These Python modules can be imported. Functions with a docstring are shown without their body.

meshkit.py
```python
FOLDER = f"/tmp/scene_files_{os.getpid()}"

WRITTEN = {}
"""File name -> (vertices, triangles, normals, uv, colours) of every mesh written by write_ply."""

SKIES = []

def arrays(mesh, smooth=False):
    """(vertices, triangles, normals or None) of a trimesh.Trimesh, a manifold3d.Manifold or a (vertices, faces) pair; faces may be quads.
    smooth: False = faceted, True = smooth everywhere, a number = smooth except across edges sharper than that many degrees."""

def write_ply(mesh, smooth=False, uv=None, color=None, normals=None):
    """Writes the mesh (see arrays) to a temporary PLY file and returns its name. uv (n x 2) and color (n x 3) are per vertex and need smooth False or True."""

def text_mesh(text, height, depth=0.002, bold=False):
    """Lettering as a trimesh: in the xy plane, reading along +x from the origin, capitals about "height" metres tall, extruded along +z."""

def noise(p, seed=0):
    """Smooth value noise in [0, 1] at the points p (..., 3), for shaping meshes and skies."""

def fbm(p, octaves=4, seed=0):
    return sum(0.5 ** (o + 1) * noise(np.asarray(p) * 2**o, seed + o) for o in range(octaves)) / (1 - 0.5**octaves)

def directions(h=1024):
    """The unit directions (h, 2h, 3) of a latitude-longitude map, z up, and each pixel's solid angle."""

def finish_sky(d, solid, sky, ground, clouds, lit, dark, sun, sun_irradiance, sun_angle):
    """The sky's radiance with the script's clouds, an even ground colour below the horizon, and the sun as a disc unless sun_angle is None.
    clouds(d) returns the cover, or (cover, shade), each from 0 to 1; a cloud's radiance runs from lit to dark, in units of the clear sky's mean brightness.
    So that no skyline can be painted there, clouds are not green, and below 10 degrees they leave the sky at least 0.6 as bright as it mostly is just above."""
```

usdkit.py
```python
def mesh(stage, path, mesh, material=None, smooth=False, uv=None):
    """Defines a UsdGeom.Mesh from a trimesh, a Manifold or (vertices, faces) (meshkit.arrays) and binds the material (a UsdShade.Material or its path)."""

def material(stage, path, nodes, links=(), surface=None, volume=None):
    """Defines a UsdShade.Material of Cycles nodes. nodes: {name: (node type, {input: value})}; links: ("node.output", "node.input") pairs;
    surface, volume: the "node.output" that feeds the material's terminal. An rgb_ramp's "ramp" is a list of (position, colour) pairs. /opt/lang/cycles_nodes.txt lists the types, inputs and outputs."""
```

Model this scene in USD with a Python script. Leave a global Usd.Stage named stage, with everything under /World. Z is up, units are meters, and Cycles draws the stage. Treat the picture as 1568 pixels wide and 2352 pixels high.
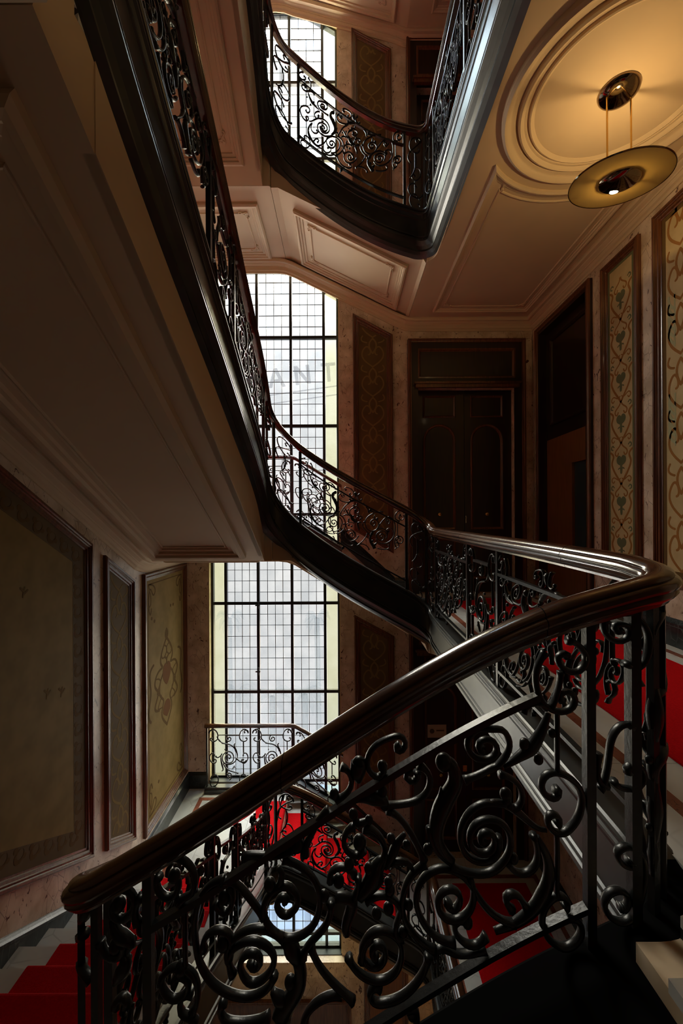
import math, random
import numpy as np, trimesh, usdkit, meshkit
from pxr import Usd, UsdGeom, UsdLux, Gf, Sdf, UsdShade
from shapely.geometry import Polygon, LineString, Point, MultiPolygon, box as sbox
from shapely.ops import unary_union
from scipy.interpolate import PchipInterpolator, CubicSpline

random.seed(7)
rng = np.random.default_rng(7)
stage = Usd.Stage.CreateInMemory()
UsdGeom.SetStageUpAxis(stage, 'Z')
UsdGeom.SetStageMetersPerUnit(stage, 1.0)
UsdGeom.Xform.Define(stage, '/World')
UsdGeom.Scope.Define(stage, '/World/Looks')
Z0 = 9.0                       # height of the eye; every coordinate below is given relative to the eye
FPX, PX, PY, ROLL = 950.0, 785.0, 1195.0, math.radians(0.3)

# ------------------------------------------------------------------ camera
cam = UsdGeom.Camera.Define(stage, '/World/camera')
HA = 24.0
cam.CreateHorizontalApertureAttr(HA)
cam.CreateVerticalApertureAttr(HA * 2352 / 1568)
cam.CreateFocalLengthAttr(HA * FPX / 1568)
cam.CreateHorizontalApertureOffsetAttr((784 - PX) * HA / 1568)
cam.CreateVerticalApertureOffsetAttr((PY - 1176) * HA / 1568)
cam.CreateClippingRangeAttr(Gf.Vec2f(0.02, 200))
cam.AddTranslateOp().Set(Gf.Vec3d(0, 0, Z0))
cam.AddRotateXOp().Set(90)
cam.AddRotateZOp().Set(-math.degrees(ROLL))
cam.CreateExposureAttr(0.0)

# ------------------------------------------------------------------ daylight, with added fill
# overcast sky, bright overhead, with the pale courtyard below the horizon
dome = UsdLux.DomeLight.Define(stage, '/World/sky')
dome.CreateIntensityAttr(1.04)
SKYR = [(0.0, (0.30, 0.40, 0.55)), (0.15, (0.50, 0.64, 0.86)), (0.21, (0.85, 0.94, 1.06)), (0.32, (1.20, 1.22, 1.25)), (0.46, (1.32, 1.32, 1.32)), (0.55, (1.35, 1.36, 1.37)), (0.68, (1.55, 1.6, 1.66)), (0.74, (3.0, 3.2, 3.4)), (0.80, (6.0, 6.8, 7.6)), (0.90, (7.0, 8.2, 9.6)), (1.0, (7.0, 8.2, 9.6))]
sky = usdkit.material(stage, '/World/Looks/overcast_sky', {'tc': ('texture_coordinate', {}), 'sx': ('separate_xyz', {}), 'm': ('map_range', dict(from_min=-1.0, from_max=1.0)),
    'r': ('rgb_ramp', {'ramp': SKYR}), 'b': ('background_shader', dict(strength=1.0))}, [('tc.generated', 'sx.vector'), ('sx.z', 'm.value'), ('m.result', 'r.fac'), ('r.color', 'b.color')], surface='b.background')
UsdShade.MaterialBindingAPI.Apply(dome.GetPrim()).Bind(sky)
RECT = 2.8
# unseen fill lights added outside the windows, brightening the inside beyond the sky dome
for nm, zc, yc, hh, L, tilt, col in (('courtyard_low', -4.4, 8.6, 3.0, 1.0, -70, (0.95, 0.95, 1.0)), ('courtyard_mid', -3.1, 7.7, 2.4, 1.75, -90, (1.0, 0.88, 0.66)),
                                     ('courtyard_high', 4.6, 8.6, 4.4, 14.0, -63, (1.0, 0.93, 0.80)), ('courtyard_sky', 8.9, 8.6, 4.6, 7.0, -56, (0.62, 0.82, 1.0))):
    if RECT <= 0: break
    rl = UsdLux.RectLight.Define(stage, '/World/' + nm)
    rl.CreateWidthAttr(5.0); rl.CreateHeightAttr(hh); rl.CreateIntensityAttr(L * RECT); rl.CreateColorAttr(Gf.Vec3f(*col))
    rl.AddTranslateOp().Set(Gf.Vec3d(-2.2, yc, zc + Z0)); rl.AddRotateXOp().Set(tilt)   # a RectLight shines along -z: turned to face -y
LAMP_W = 27.0

# ------------------------------------------------------------------ materials
def M(name, nodes, links=(), surface='p.BSDF'):
    return usdkit.material(stage, '/World/Looks/' + name, nodes, links, surface=surface)
def plain(name, col, rough=0.5, **kw):
    return M(name, {'p': ('principled_bsdf', dict(base_color=col, roughness=rough, **kw))})
def noisy(name, c1, c2, scale=6, rough=0.5, bump=0.0, detail=6, stretch=(1, 1, 1), lo=0.35, hi=0.65, bscale=None, **kw):
    n = {'g': ('geometry', {}), 'm': ('mapping', dict(scale=stretch)), 'n': ('noise_texture', dict(scale=scale, detail=detail)),
         'r': ('rgb_ramp', {'ramp': [(lo, c1), (hi, c2)]}), 'p': ('principled_bsdf', dict(roughness=rough, **kw))}
    l = [('g.position', 'm.vector'), ('m.vector', 'n.vector'), ('n.fac', 'r.fac'), ('r.color', 'p.base_color')]
    if bump:
        n['n2'] = ('noise_texture', dict(scale=bscale or scale * 4, detail=4)); n['b'] = ('bump', dict(strength=bump, distance=0.01))
        l += [('m.vector', 'n2.vector'), ('n2.fac', 'b.height'), ('b.normal', 'p.normal')]
    return M(name, n, l)
def marble(name, c1, c2, fleck, scale=5, thr=0.62, rough=0.3):
    n = {'g': ('geometry', {}), 'n': ('noise_texture', dict(scale=scale, detail=5)), 'r': ('rgb_ramp', {'ramp': [(0.35, c1), (0.65, c2)]}),
         'm': ('mapping', dict(scale=(1.6, 1.6, 0.8), rotation=(0.5, 0.3, 0))), 'v': ('noise_texture', dict(scale=scale * 1.5, detail=4, roughness=0.62, distortion=2.2)),
         'vr': ('rgb_ramp', {'ramp': [(thr, (0, 0, 0)), (thr + 0.05, (1, 1, 1))]}),
         'w': ('voronoi_texture', dict(scale=scale * 1.3, feature='distance_to_edge')), 'wr': ('rgb_ramp', {'ramp': [(0.0, (0.6, 0.6, 0.6)), (0.035, (0, 0, 0))]}),
         'nd': ('noise_texture', dict(scale=3.1, detail=3)), 'ndr': ('rgb_ramp', {'ramp': [(0.48, (0, 0, 0)), (0.6, (1, 1, 1))]}),
         'mm': ('mix', dict(mix_type='multiply', fac=1.0)), 'ad': ('mix', dict(mix_type='add', fac=1.0, use_clamp=True)),
         'x': ('mix', dict(color2=fleck)), 'p': ('principled_bsdf', dict(roughness=rough))}
    l = [('g.position', 'n.vector'), ('n.fac', 'r.fac'), ('g.position', 'm.vector'), ('m.vector', 'v.vector'), ('v.fac', 'vr.fac'), ('m.vector', 'w.vector'),
         ('w.distance', 'wr.fac'), ('g.position', 'nd.vector'), ('nd.fac', 'ndr.fac'), ('wr.color', 'mm.color1'), ('ndr.color', 'mm.color2'), ('vr.color', 'ad.color1'), ('mm.color', 'ad.color2'),
         ('ad.color', 'x.fac'), ('r.color', 'x.color1'), ('x.color', 'p.base_color')]
    return M(name, n, l)
def wood(name, c1, c2, rough=0.3, axis=(14, 14, 1.2), coat=0.3):
    return noisy(name, c1, c2, scale=3.0, rough=rough, stretch=axis, detail=5, coat_weight=coat, coat_roughness=0.10)

MAT = dict(
    plaster=noisy('plaster', (0.58, 0.43, 0.275), (0.64, 0.48, 0.31), scale=1.3, rough=0.75, bump=0.05, bscale=30),
    wallmarble=marble('scagliola', (0.48, 0.35, 0.235), (0.73, 0.585, 0.45), (0.09, 0.035, 0.022), scale=5.5, thr=0.615, rough=0.32),
    blackmarble=marble('black_marble', (0.012, 0.016, 0.016), (0.03, 0.036, 0.034), (0.12, 0.13, 0.12), scale=7, thr=0.7, rough=0.2),
    whitemarble=marble('white_marble', (0.56, 0.55, 0.51), (0.68, 0.67, 0.62), (0.36, 0.35, 0.32), scale=2.5, thr=0.72, rough=0.28),
    redmarble=marble('red_marble', (0.20, 0.055, 0.03), (0.30, 0.10, 0.055), (0.10, 0.03, 0.02), scale=9, thr=0.6, rough=0.28),
    carpet=noisy('red_carpet', (0.46, 0.002, 0.004), (0.58, 0.003, 0.006), scale=120, rough=0.95, bump=0.4, specular_ior_level=0.08),
    iron=noisy('wrought_iron', (0.006, 0.0065, 0.0065), (0.013, 0.0135, 0.013), scale=20, rough=0.33, bump=0.12, bscale=60, specular_ior_level=0.42),
    stringer=noisy('stringer_paint', (0.020, 0.021, 0.020), (0.040, 0.040, 0.037), scale=5, rough=0.32, bump=0.04, bscale=12),
    blackcurb=plain('black_painted_curb', (0.002, 0.002, 0.002), 0.9, specular_ior_level=0.05),  # near curb: its deep shade put into the colour; also dark handrail seams
    railwood=wood('handrail_wood', (0.040, 0.013, 0.005), (0.085, 0.029, 0.010), rough=0.22, axis=(3, 3, 3), coat=0.8),
    trimwood=wood('trim_wood', (0.085, 0.028, 0.009), (0.155, 0.052, 0.017), rough=0.3),
    doorwood=wood('door_wood', (0.012, 0.0045, 0.002), (0.022, 0.008, 0.0035), rough=0.35, coat=0.15),
    liftwood=wood('lift_door_wood', (0.17, 0.062, 0.018), (0.21, 0.08, 0.024), rough=0.4, coat=0.1),
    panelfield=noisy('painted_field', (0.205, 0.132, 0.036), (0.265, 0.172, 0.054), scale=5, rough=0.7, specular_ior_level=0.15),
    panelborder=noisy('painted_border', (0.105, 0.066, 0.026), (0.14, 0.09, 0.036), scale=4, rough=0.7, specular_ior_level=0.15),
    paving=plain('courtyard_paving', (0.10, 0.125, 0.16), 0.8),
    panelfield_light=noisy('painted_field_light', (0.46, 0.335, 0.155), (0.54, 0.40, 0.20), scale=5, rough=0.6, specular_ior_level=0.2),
    arab_paint=plain('arabesque_paint', (0.21, 0.142, 0.054), 0.7, specular_ior_level=0.05),
    stencil_green=plain('stencil_green', (0.135, 0.14, 0.07), 0.6, specular_ior_level=0.05),
    stencil_ochre=plain('stencil_ochre', (0.30, 0.135, 0.035), 0.6, specular_ior_level=0.05),
    stencil_brown=plain('stencil_brown', (0.125, 0.072, 0.025), 0.7, specular_ior_level=0.05),
    sprig_paint=plain('sprig_paint', (0.165, 0.105, 0.034), 0.7, specular_ior_level=0.05),
    stencil_rose=plain('stencil_rose', (0.15, 0.066, 0.026), 0.7, specular_ior_level=0.05),
    stencil_pale=plain('stencil_pale', (0.38, 0.38, 0.22), 0.6, specular_ior_level=0.05),
    winframe=plain('window_iron', (0.012, 0.014, 0.015), 0.45),
    came=plain('lead_came', (0.05, 0.055, 0.06), 0.5),
    jamb=noisy('painted_jamb', (0.62, 0.50, 0.26), (0.70, 0.58, 0.33), scale=9, rough=0.5),
    chrome=plain('polished_bronze', (0.30, 0.22, 0.15), 0.08, metallic=1.0),
    brass=plain('brass', (0.80, 0.52, 0.16), 0.22, metallic=1.0),
    steel=plain('steel', (0.55, 0.52, 0.48), 0.2, metallic=1.0),
    bulb=M('lamp_glow', {'e': ('emission', dict(color=(1.0, 0.80, 0.52), strength=45.0))}, surface='e.emission'),
    plaque=plain('plaque_card', (0.55, 0.42, 0.28), 0.4),
    ink=plain('plaque_ink', (0.10, 0.05, 0.02), 0.5),
    glassdark=plain('dark_glass', (0.03, 0.045, 0.05), 0.06, specular_ior_level=0.8),
)
def pane_mat(name, c1, c2, spread=0.25):
    n = {'g': ('geometry', {}), 'o': ('object_info', {}), 'n': ('noise_texture', dict(scale=3.0, detail=4)), 'r': ('rgb_ramp', {'ramp': [(0.25, c1), (0.7, c2)]}),
         'ml': ('math', dict(math_type='multiply', value2=spread)), 'ad': ('math', dict(math_type='add')), 'sb': ('math', dict(math_type='subtract', value2=spread / 2)),
         't': ('transparent_bsdf', {}), 'n2': ('noise_texture', dict(scale=45, detail=2)), 'b': ('bump', dict(strength=0.35, distance=0.01)),
         'gl': ('glossy_bsdf', dict(roughness=0.12)), 'x': ('mix_closure', dict(fac=0.05))}
    l = [('g.position', 'n.vector'), ('o.random', 'ml.value1'), ('ml.value', 'sb.value1'), ('n.fac', 'ad.value1'), ('sb.value', 'ad.value2'), ('ad.value', 'r.fac'), ('r.color', 't.color'),
         ('g.position', 'n2.vector'), ('n2.fac', 'b.height'), ('b.normal', 'gl.normal'), ('t.BSDF', 'x.closure1'), ('gl.BSDF', 'x.closure2')]
    return M(name, n, l, surface='x.closure')
MAT['pane'] = pane_mat('leaded_pane_glass', (0.74, 0.75, 0.75), (0.85, 0.85, 0.84), 0.3)
MAT['pane_yellow'] = pane_mat('yellow_pane_glass', (0.78, 0.77, 0.62), (0.84, 0.83, 0.70), 0.1)
MAT['lampglass'] = M('frosted_lamp_glass', {'t': ('translucent_bsdf', dict(color=(0.50, 0.40, 0.21))), 'd': ('diffuse_bsdf', dict(color=(0.40, 0.34, 0.22))), 'x': ('mix_closure', dict(fac=0.45))},
                     [('t.BSDF', 'x.closure1'), ('d.BSDF', 'x.closure2')], surface='x.closure')
MAT['ghost'] = M('distant_sign_print', {'t': ('transparent_bsdf', dict(color=(0.80, 0.80, 0.81)))}, surface='t.BSDF')
MAT['leafghost'] = M('thin_palm_leaf', {'t': ('transparent_bsdf', dict(color=(0.80, 0.81, 0.82))), 'd': ('translucent_bsdf', dict(color=(0.3, 0.32, 0.32))), 'x': ('mix_closure', dict(fac=0.06))},
                     [('t.BSDF', 'x.closure1'), ('d.BSDF', 'x.closure2')], surface='x.closure')

# ------------------------------------------------------------------ object helpers
_used, _base = {}, {}
def numbered(parent, name):
    k = (parent, name); _used[k] = _used.get(k, -1) + 1
    return name if _used[k] == 0 else f'{name}_{_used[k]:03d}'
def setd(p, label=None, cat=None, group=None, kind=None):
    for k, v in (('label', label), ('category', cat), ('group', group), ('kind', kind)):
        if v: p.SetCustomDataByKey(k, v)
    return p
def thing(name, label, cat, base=(0, 0, 0), group=None, kind=None):
    path = '/World/' + numbered('/World', name)
    x = UsdGeom.Xform.Define(stage, path)
    b = np.array(base, float) + [0, 0, Z0]
    x.AddTranslateOp().Set(Gf.Vec3d(*b))
    _base[path] = b
    return setd(x.GetPrim(), label, cat, group, kind)
def obj(name, mesh, mat, parent=None, label=None, cat=None, group=None, kind=None, smooth=False):
    pp = str(parent.GetPath()) if parent is not None else '/World'
    path = pp + '/' + numbered(pp, name)
    if isinstance(mesh, MB): mesh = mesh.get()
    if isinstance(mesh, trimesh.Trimesh): v, f = np.array(mesh.vertices), np.array(mesh.faces)
    else: v, f = np.array(mesh[0], float), np.array(mesh[1], int)
    root = '/'.join(path.split('/')[:3])
    off = _base[root] if root in _base else np.zeros(3)
    v = v + [0, 0, Z0] - off
    m = usdkit.mesh(stage, path, (v, f), MAT[mat] if isinstance(mat, str) else mat, smooth=smooth)
    return setd(m.GetPrim(), label, cat, group, kind)
class MB:
    def __init__(s): s.v, s.f, s.n = [], [], 0
    def add(s, m):
        if isinstance(m, trimesh.Trimesh): v, f = m.vertices, m.faces
        else: v, f = m
        f = np.asarray(f, int)
        if f.shape[1] == 4: f = np.vstack([f[:, [0, 1, 2]], f[:, [0, 2, 3]]])
        s.v.append(np.asarray(v, float)); s.f.append(f + s.n); s.n += len(v); return s
    def get(s): return np.vstack(s.v), np.vstack(s.f)
def bx(x0, x1, y0, y1, z0, z1):
    v = np.array([[x, y, z] for z in (z0, z1) for y in (y0, y1) for x in (x0, x1)], float)
    f = np.array([[0, 2, 3, 1], [4, 5, 7, 6], [0, 1, 5, 4], [2, 6, 7, 3], [0, 4, 6, 2], [1, 3, 7, 5]])
    return v, np.vstack([f[:, [0, 1, 2]], f[:, [0, 2, 3]]])
def extrude(poly, h, plane='xz', at=0.0):
    """shapely polygon extruded by h. xz: polygon is (x,z), goes to y=at..at+h; yz: (y,z) -> x=at..at+h; xy -> z=at..at+h"""
    polys = [poly] if isinstance(poly, Polygon) else [g for g in poly.geoms if isinstance(g, Polygon)]
    mb = MB()
    for p in polys:
        if p.area < 1e-7: continue
        m = trimesh.creation.extrude_polygon(p, h)
        v, f = np.array(m.vertices), np.array(m.faces)
        if plane == 'xz': v = np.stack([v[:, 0], at + v[:, 2], v[:, 1]], 1); f = f[:, ::-1]
        elif plane == 'yz': v = np.stack([at + v[:, 2], v[:, 0], v[:, 1]], 1)
        else: v = v + [0, 0, at]
        mb.add((v, f))
    return mb
def rings(R, closed_path, closed_prof=True, caps=True):
    """R: (N,K,3) rings -> mesh"""
    N, K, _ = R.shape
    v = R.reshape(-1, 3); f = []
    nn = N if closed_path else N - 1; kk = K if closed_prof else K - 1
    i, k = np.meshgrid(np.arange(nn), np.arange(kk), indexing='ij'); i, k = i.ravel(), k.ravel()
    a, b = i * K + k, i * K + (k + 1) % K
    c, d = ((i + 1) % N) * K + (k + 1) % K, ((i + 1) % N) * K + k
    f = np.vstack([np.stack([a, b, c], 1), np.stack([a, c, d], 1)])
    if caps and not closed_path and closed_prof:
        c0, c1 = R[0].mean(0), R[-1].mean(0); n0 = len(v)
        v = np.vstack([v, c0, c1]); ks = np.arange(K)
        f = np.vstack([f, np.stack([np.full(K, n0), (ks + 1) % K, ks], 1), np.stack([np.full(K, n0 + 1), (N - 1) * K + ks, (N - 1) * K + (ks + 1) % K], 1)])
    return v, f
def sweep(P, lat, prof, closed=False):
    P, lat = np.asarray(P, float), np.asarray(lat, float); prof = np.asarray(prof, float)
    R = P[:, None] + lat[:, None] * prof[None, :, :1] + np.array([0, 0, 1.0]) * prof[None, :, 1:2]
    return rings(R, closed)
def frame(pts, n, prof, closed=True):
    """moulding round a planar outline: prof = (inwards, outwards along n) points; mitred corners"""
    P = np.asarray(pts, float); n = np.asarray(n, float) / np.linalg.norm(n)
    N = len(P)
    area = sum(np.dot(n, np.cross(P[i] - P[0], P[(i + 1) % N] - P[0])) for i in range(N))
    if area < 0: P = P[::-1]
    e = np.roll(P, -1, 0) - P; e /= np.linalg.norm(e, axis=1, keepdims=True)
    inn = np.cross(n, e)                      # inward of the edge starting at i
    a, b = np.roll(inn, 1, 0), inn
    m = (a + b) / np.maximum(1 + (a * b).sum(1, keepdims=True), 0.15)
    prof = np.asarray(prof, float)
    R = P[:, None] + m[:, None] * prof[None, :, :1] + n * prof[None, :, 1:2]
    return rings(R, True)
def tube(P, a, b, lat, seg=8, power=1.0, bulbs=(0, 0)):
    """a: half width in the plane, b: half depth along lat (arrays or numbers)"""
    P = np.asarray(P, float); N = len(P)
    T = np.gradient(P, axis=0); T /= np.maximum(np.linalg.norm(T, axis=1, keepdims=True), 1e-9)
    lat = np.broadcast_to(np.asarray(lat, float), P.shape)
    lat = lat - T * (lat * T).sum(1, keepdims=True); lat /= np.maximum(np.linalg.norm(lat, axis=1, keepdims=True), 1e-9)
    nor = np.cross(T, lat)
    L = np.r_[0, np.cumsum(np.linalg.norm(np.diff(P, axis=0), axis=1))]; Lt = L[-1]
    a = np.broadcast_to(np.asarray(a, float), (N,)).copy(); b = np.broadcast_to(np.asarray(b, float), (N,)).copy()
    for w, d in ((bulbs[0], L), (bulbs[1], Lt - L)):
        if w:
            g = 1 + w * np.exp(-(d / 0.013) ** 2); a *= g; b *= 1 + (g - 1) * 0.35
    th = np.arange(seg) * 2 * math.pi / seg + math.pi / seg
    R = P[:, None] + nor[:, None] * (a[:, None] * np.cos(th))[..., None] + lat[:, None] * (b[:, None] * np.sin(th))[..., None]
    return rings(R, False)
def spline(P, step=0.012):
    P = np.asarray(P, float)
    d = np.r_[0, np.cumsum(np.maximum(np.linalg.norm(np.diff(P, axis=0), axis=1), 1e-6) ** 0.5)]
    L = np.linalg.norm(np.diff(P, axis=0), axis=1).sum()
    n = max(6, int(L / step))
    return CubicSpline(d, P)(np.linspace(0, d[-1], n)) if len(P) > 2 else P[0] + (P[1] - P[0]) * np.linspace(0, 1, max(2, n // 3))[:, None]
def lathe(prof, c, seg=40):
    prof = np.asarray(prof, float); th = np.arange(seg) * 2 * math.pi / seg
    R = np.stack([c[0] + np.cos(th)[:, None] * prof[:, 0], c[1] + np.sin(th)[:, None] * prof[:, 0], np.broadcast_to(c[2] + prof[:, 1], (seg, len(prof)))], 2)
    return rings(R, True, False)
def blob(c, r, sub=2):
    m = trimesh.creation.icosphere(sub, 1.0); return np.array(m.vertices) * np.asarray(r) + np.asarray(c), np.array(m.faces)
def trans0(p, dz):
    from shapely import affinity
    return affinity.translate(p, 0, dz)
def ray(px, py):
    dx, dy = px - PX, py - PY
    c, s = math.cos(ROLL), math.sin(ROLL)
    return (dx * c - dy * s) / FPX, -(dx * s + dy * c) / FPX     # X/Y and Z/Y

# ------------------------------------------------------------------ dimensions (metres, relative to the eye)
XL, XR, YF, YN = -2.31, 2.86, 6.18, -0.30
wl, wr, wn, wf = -0.82, 0.99, 1.22, 4.70
RCS = [0.14, 0.20, 0.10, 0.10]            # corner radii: far right, far left, near left, near right
RF = [-5.05, -1.10, 3.39, 7.60]          # right-hand landings
CF = [-3.986, -0.04, 4.50, 8.10]         # corner landings by the window
NF = [-2.155, 1.918, 6.50]               # near corner landings
RS = [-5.48, -1.53, 2.96, 7.19]
CS = [-4.41, -0.46, 3.84, 7.74]
NS = [-2.50, 1.50, 6.0]
GROUND = -8.95
XS, XE = 0.60, -0.85                    # far flights: first riser, last riser
WELL = sbox(wl, wn, wr, wf).buffer(-.12).buffer(.205, 12)
WOODF = [(0, 0), (0, .03), (.010, .04), (.026, .04), (.033, .030), (.046, .034), (.052, .024), (.070, .024), (.076, .012), (.09, .010), (.09, 0)]
PLASF = [(0, 0), (0, .022), (.02, .034), (.035, .036), (.04, .024), (.055, .022), (.06, .012), (.085, .012), (.09, 0)]
CROWN = [(0, -.15), (.012, -.15), (.018, -.125), (.035, -.115), (.045, -.085), (.05, -.085), (.055, -.07), (.085, -.055), (.095, -.045), (.13, -.042), (.14, -.02), (.14, 0), (0, 0)]

# ------------------------------------------------------------------ walls
def win_poly(k, cut=0.0):
    x0, x1 = -2.0 + cut, -0.03 - cut
    if k == 0: bot = [(x0, -6.5 + cut), (x1, -6.5 + cut)]
    else:
        zb = CF[k - 1] + 0.08 + cut
        bot = [(x0, zb), (-0.72, zb), (x1, zb - 0.62 * (x1 + 0.72))]
    if k < 3: zt = CS[k] - 0.02 - cut; xs, g = -0.80, 0.556
    else: zt = CS[3] - 0.01 - cut; xs, g = -0.5, 0.60
    top = [(x1, zt - g * (x1 - xs)), (xs + 0.1, zt - g * 0.10), (xs + 0.02, zt - 0.02), (xs - 0.12, zt), (x0, zt)]
    return Polygon(bot + top)
DOOR = dict(x0=1.14, x1=2.58, h=3.065)
wall = Polygon([(XL - .3, GROUND), (XR + .3, GROUND), (XR + .3, 9.2), (XL - .3, 9.2)])
for k in range(4): wall = wall.difference(win_poly(k))
for f in RF[:3]: wall = wall.difference(sbox(DOOR['x0'], f, DOOR['x1'], f + DOOR['h']))
obj('wall_far', extrude(wall, 0.16, 'xz', YF), 'wallmarble', label='pinkish scagliola wall with the tall leaded windows and dark doors', cat='wall', kind='structure')
obj('wall_left', bx(XL - .3, XL, YN - .3, YF, GROUND, 9.2), 'wallmarble', label='marbled wall on the left behind the descending stairs', cat='wall', kind='structure')
rw = Polygon([(YN - .3, GROUND), (YF, GROUND), (YF, 9.2), (YN - .3, 9.2)])
for f in RF[1:3]: rw = rw.difference(sbox(4.72, f, 6.0, f + 3.81))
obj('wall_right', extrude(rw, 0.35, 'yz', XR), 'wallmarble', label='pink marbled wall on the right with painted panels', cat='wall', kind='structure')
obj('wall_near', bx(XL - .3, XR + .3, YN - .3, YN, GROUND, 9.2), 'doorwood', label='unseen near end wall of the stairwell, coloured dark to cut bounced light', cat='wall', kind='structure')  # dark wood put on this unseen wall to weaken light bouncing back
obj('ceiling', bx(XL - .3, XR + .3, YN - .3, YF + .3, 9.2, 9.4), 'plaster', label='plain plaster roof over the top of the stairwell', cat='ceiling', kind='structure')
gf = thing('floor', 'pale marble ground floor at the bottom of the stairwell', 'floor', (0, 3, GROUND), kind='structure')
obj('floor_slab', bx(XL, XR, YN, YF, GROUND - .1, GROUND), 'whitemarble', gf)
for s in (0.6, 1.0): obj('inlay_strip', frame([(wl - s * .5, 0.9, GROUND), (wr + s * .5, 0.9, GROUND), (wr + s * .5, 5.2, GROUND), (wl - s * .5, 5.2, GROUND)], (0, 0, 1), [(0, 0), (0, .003), (.08, .003), (.08, 0)]), 'redmarble', gf)

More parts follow.
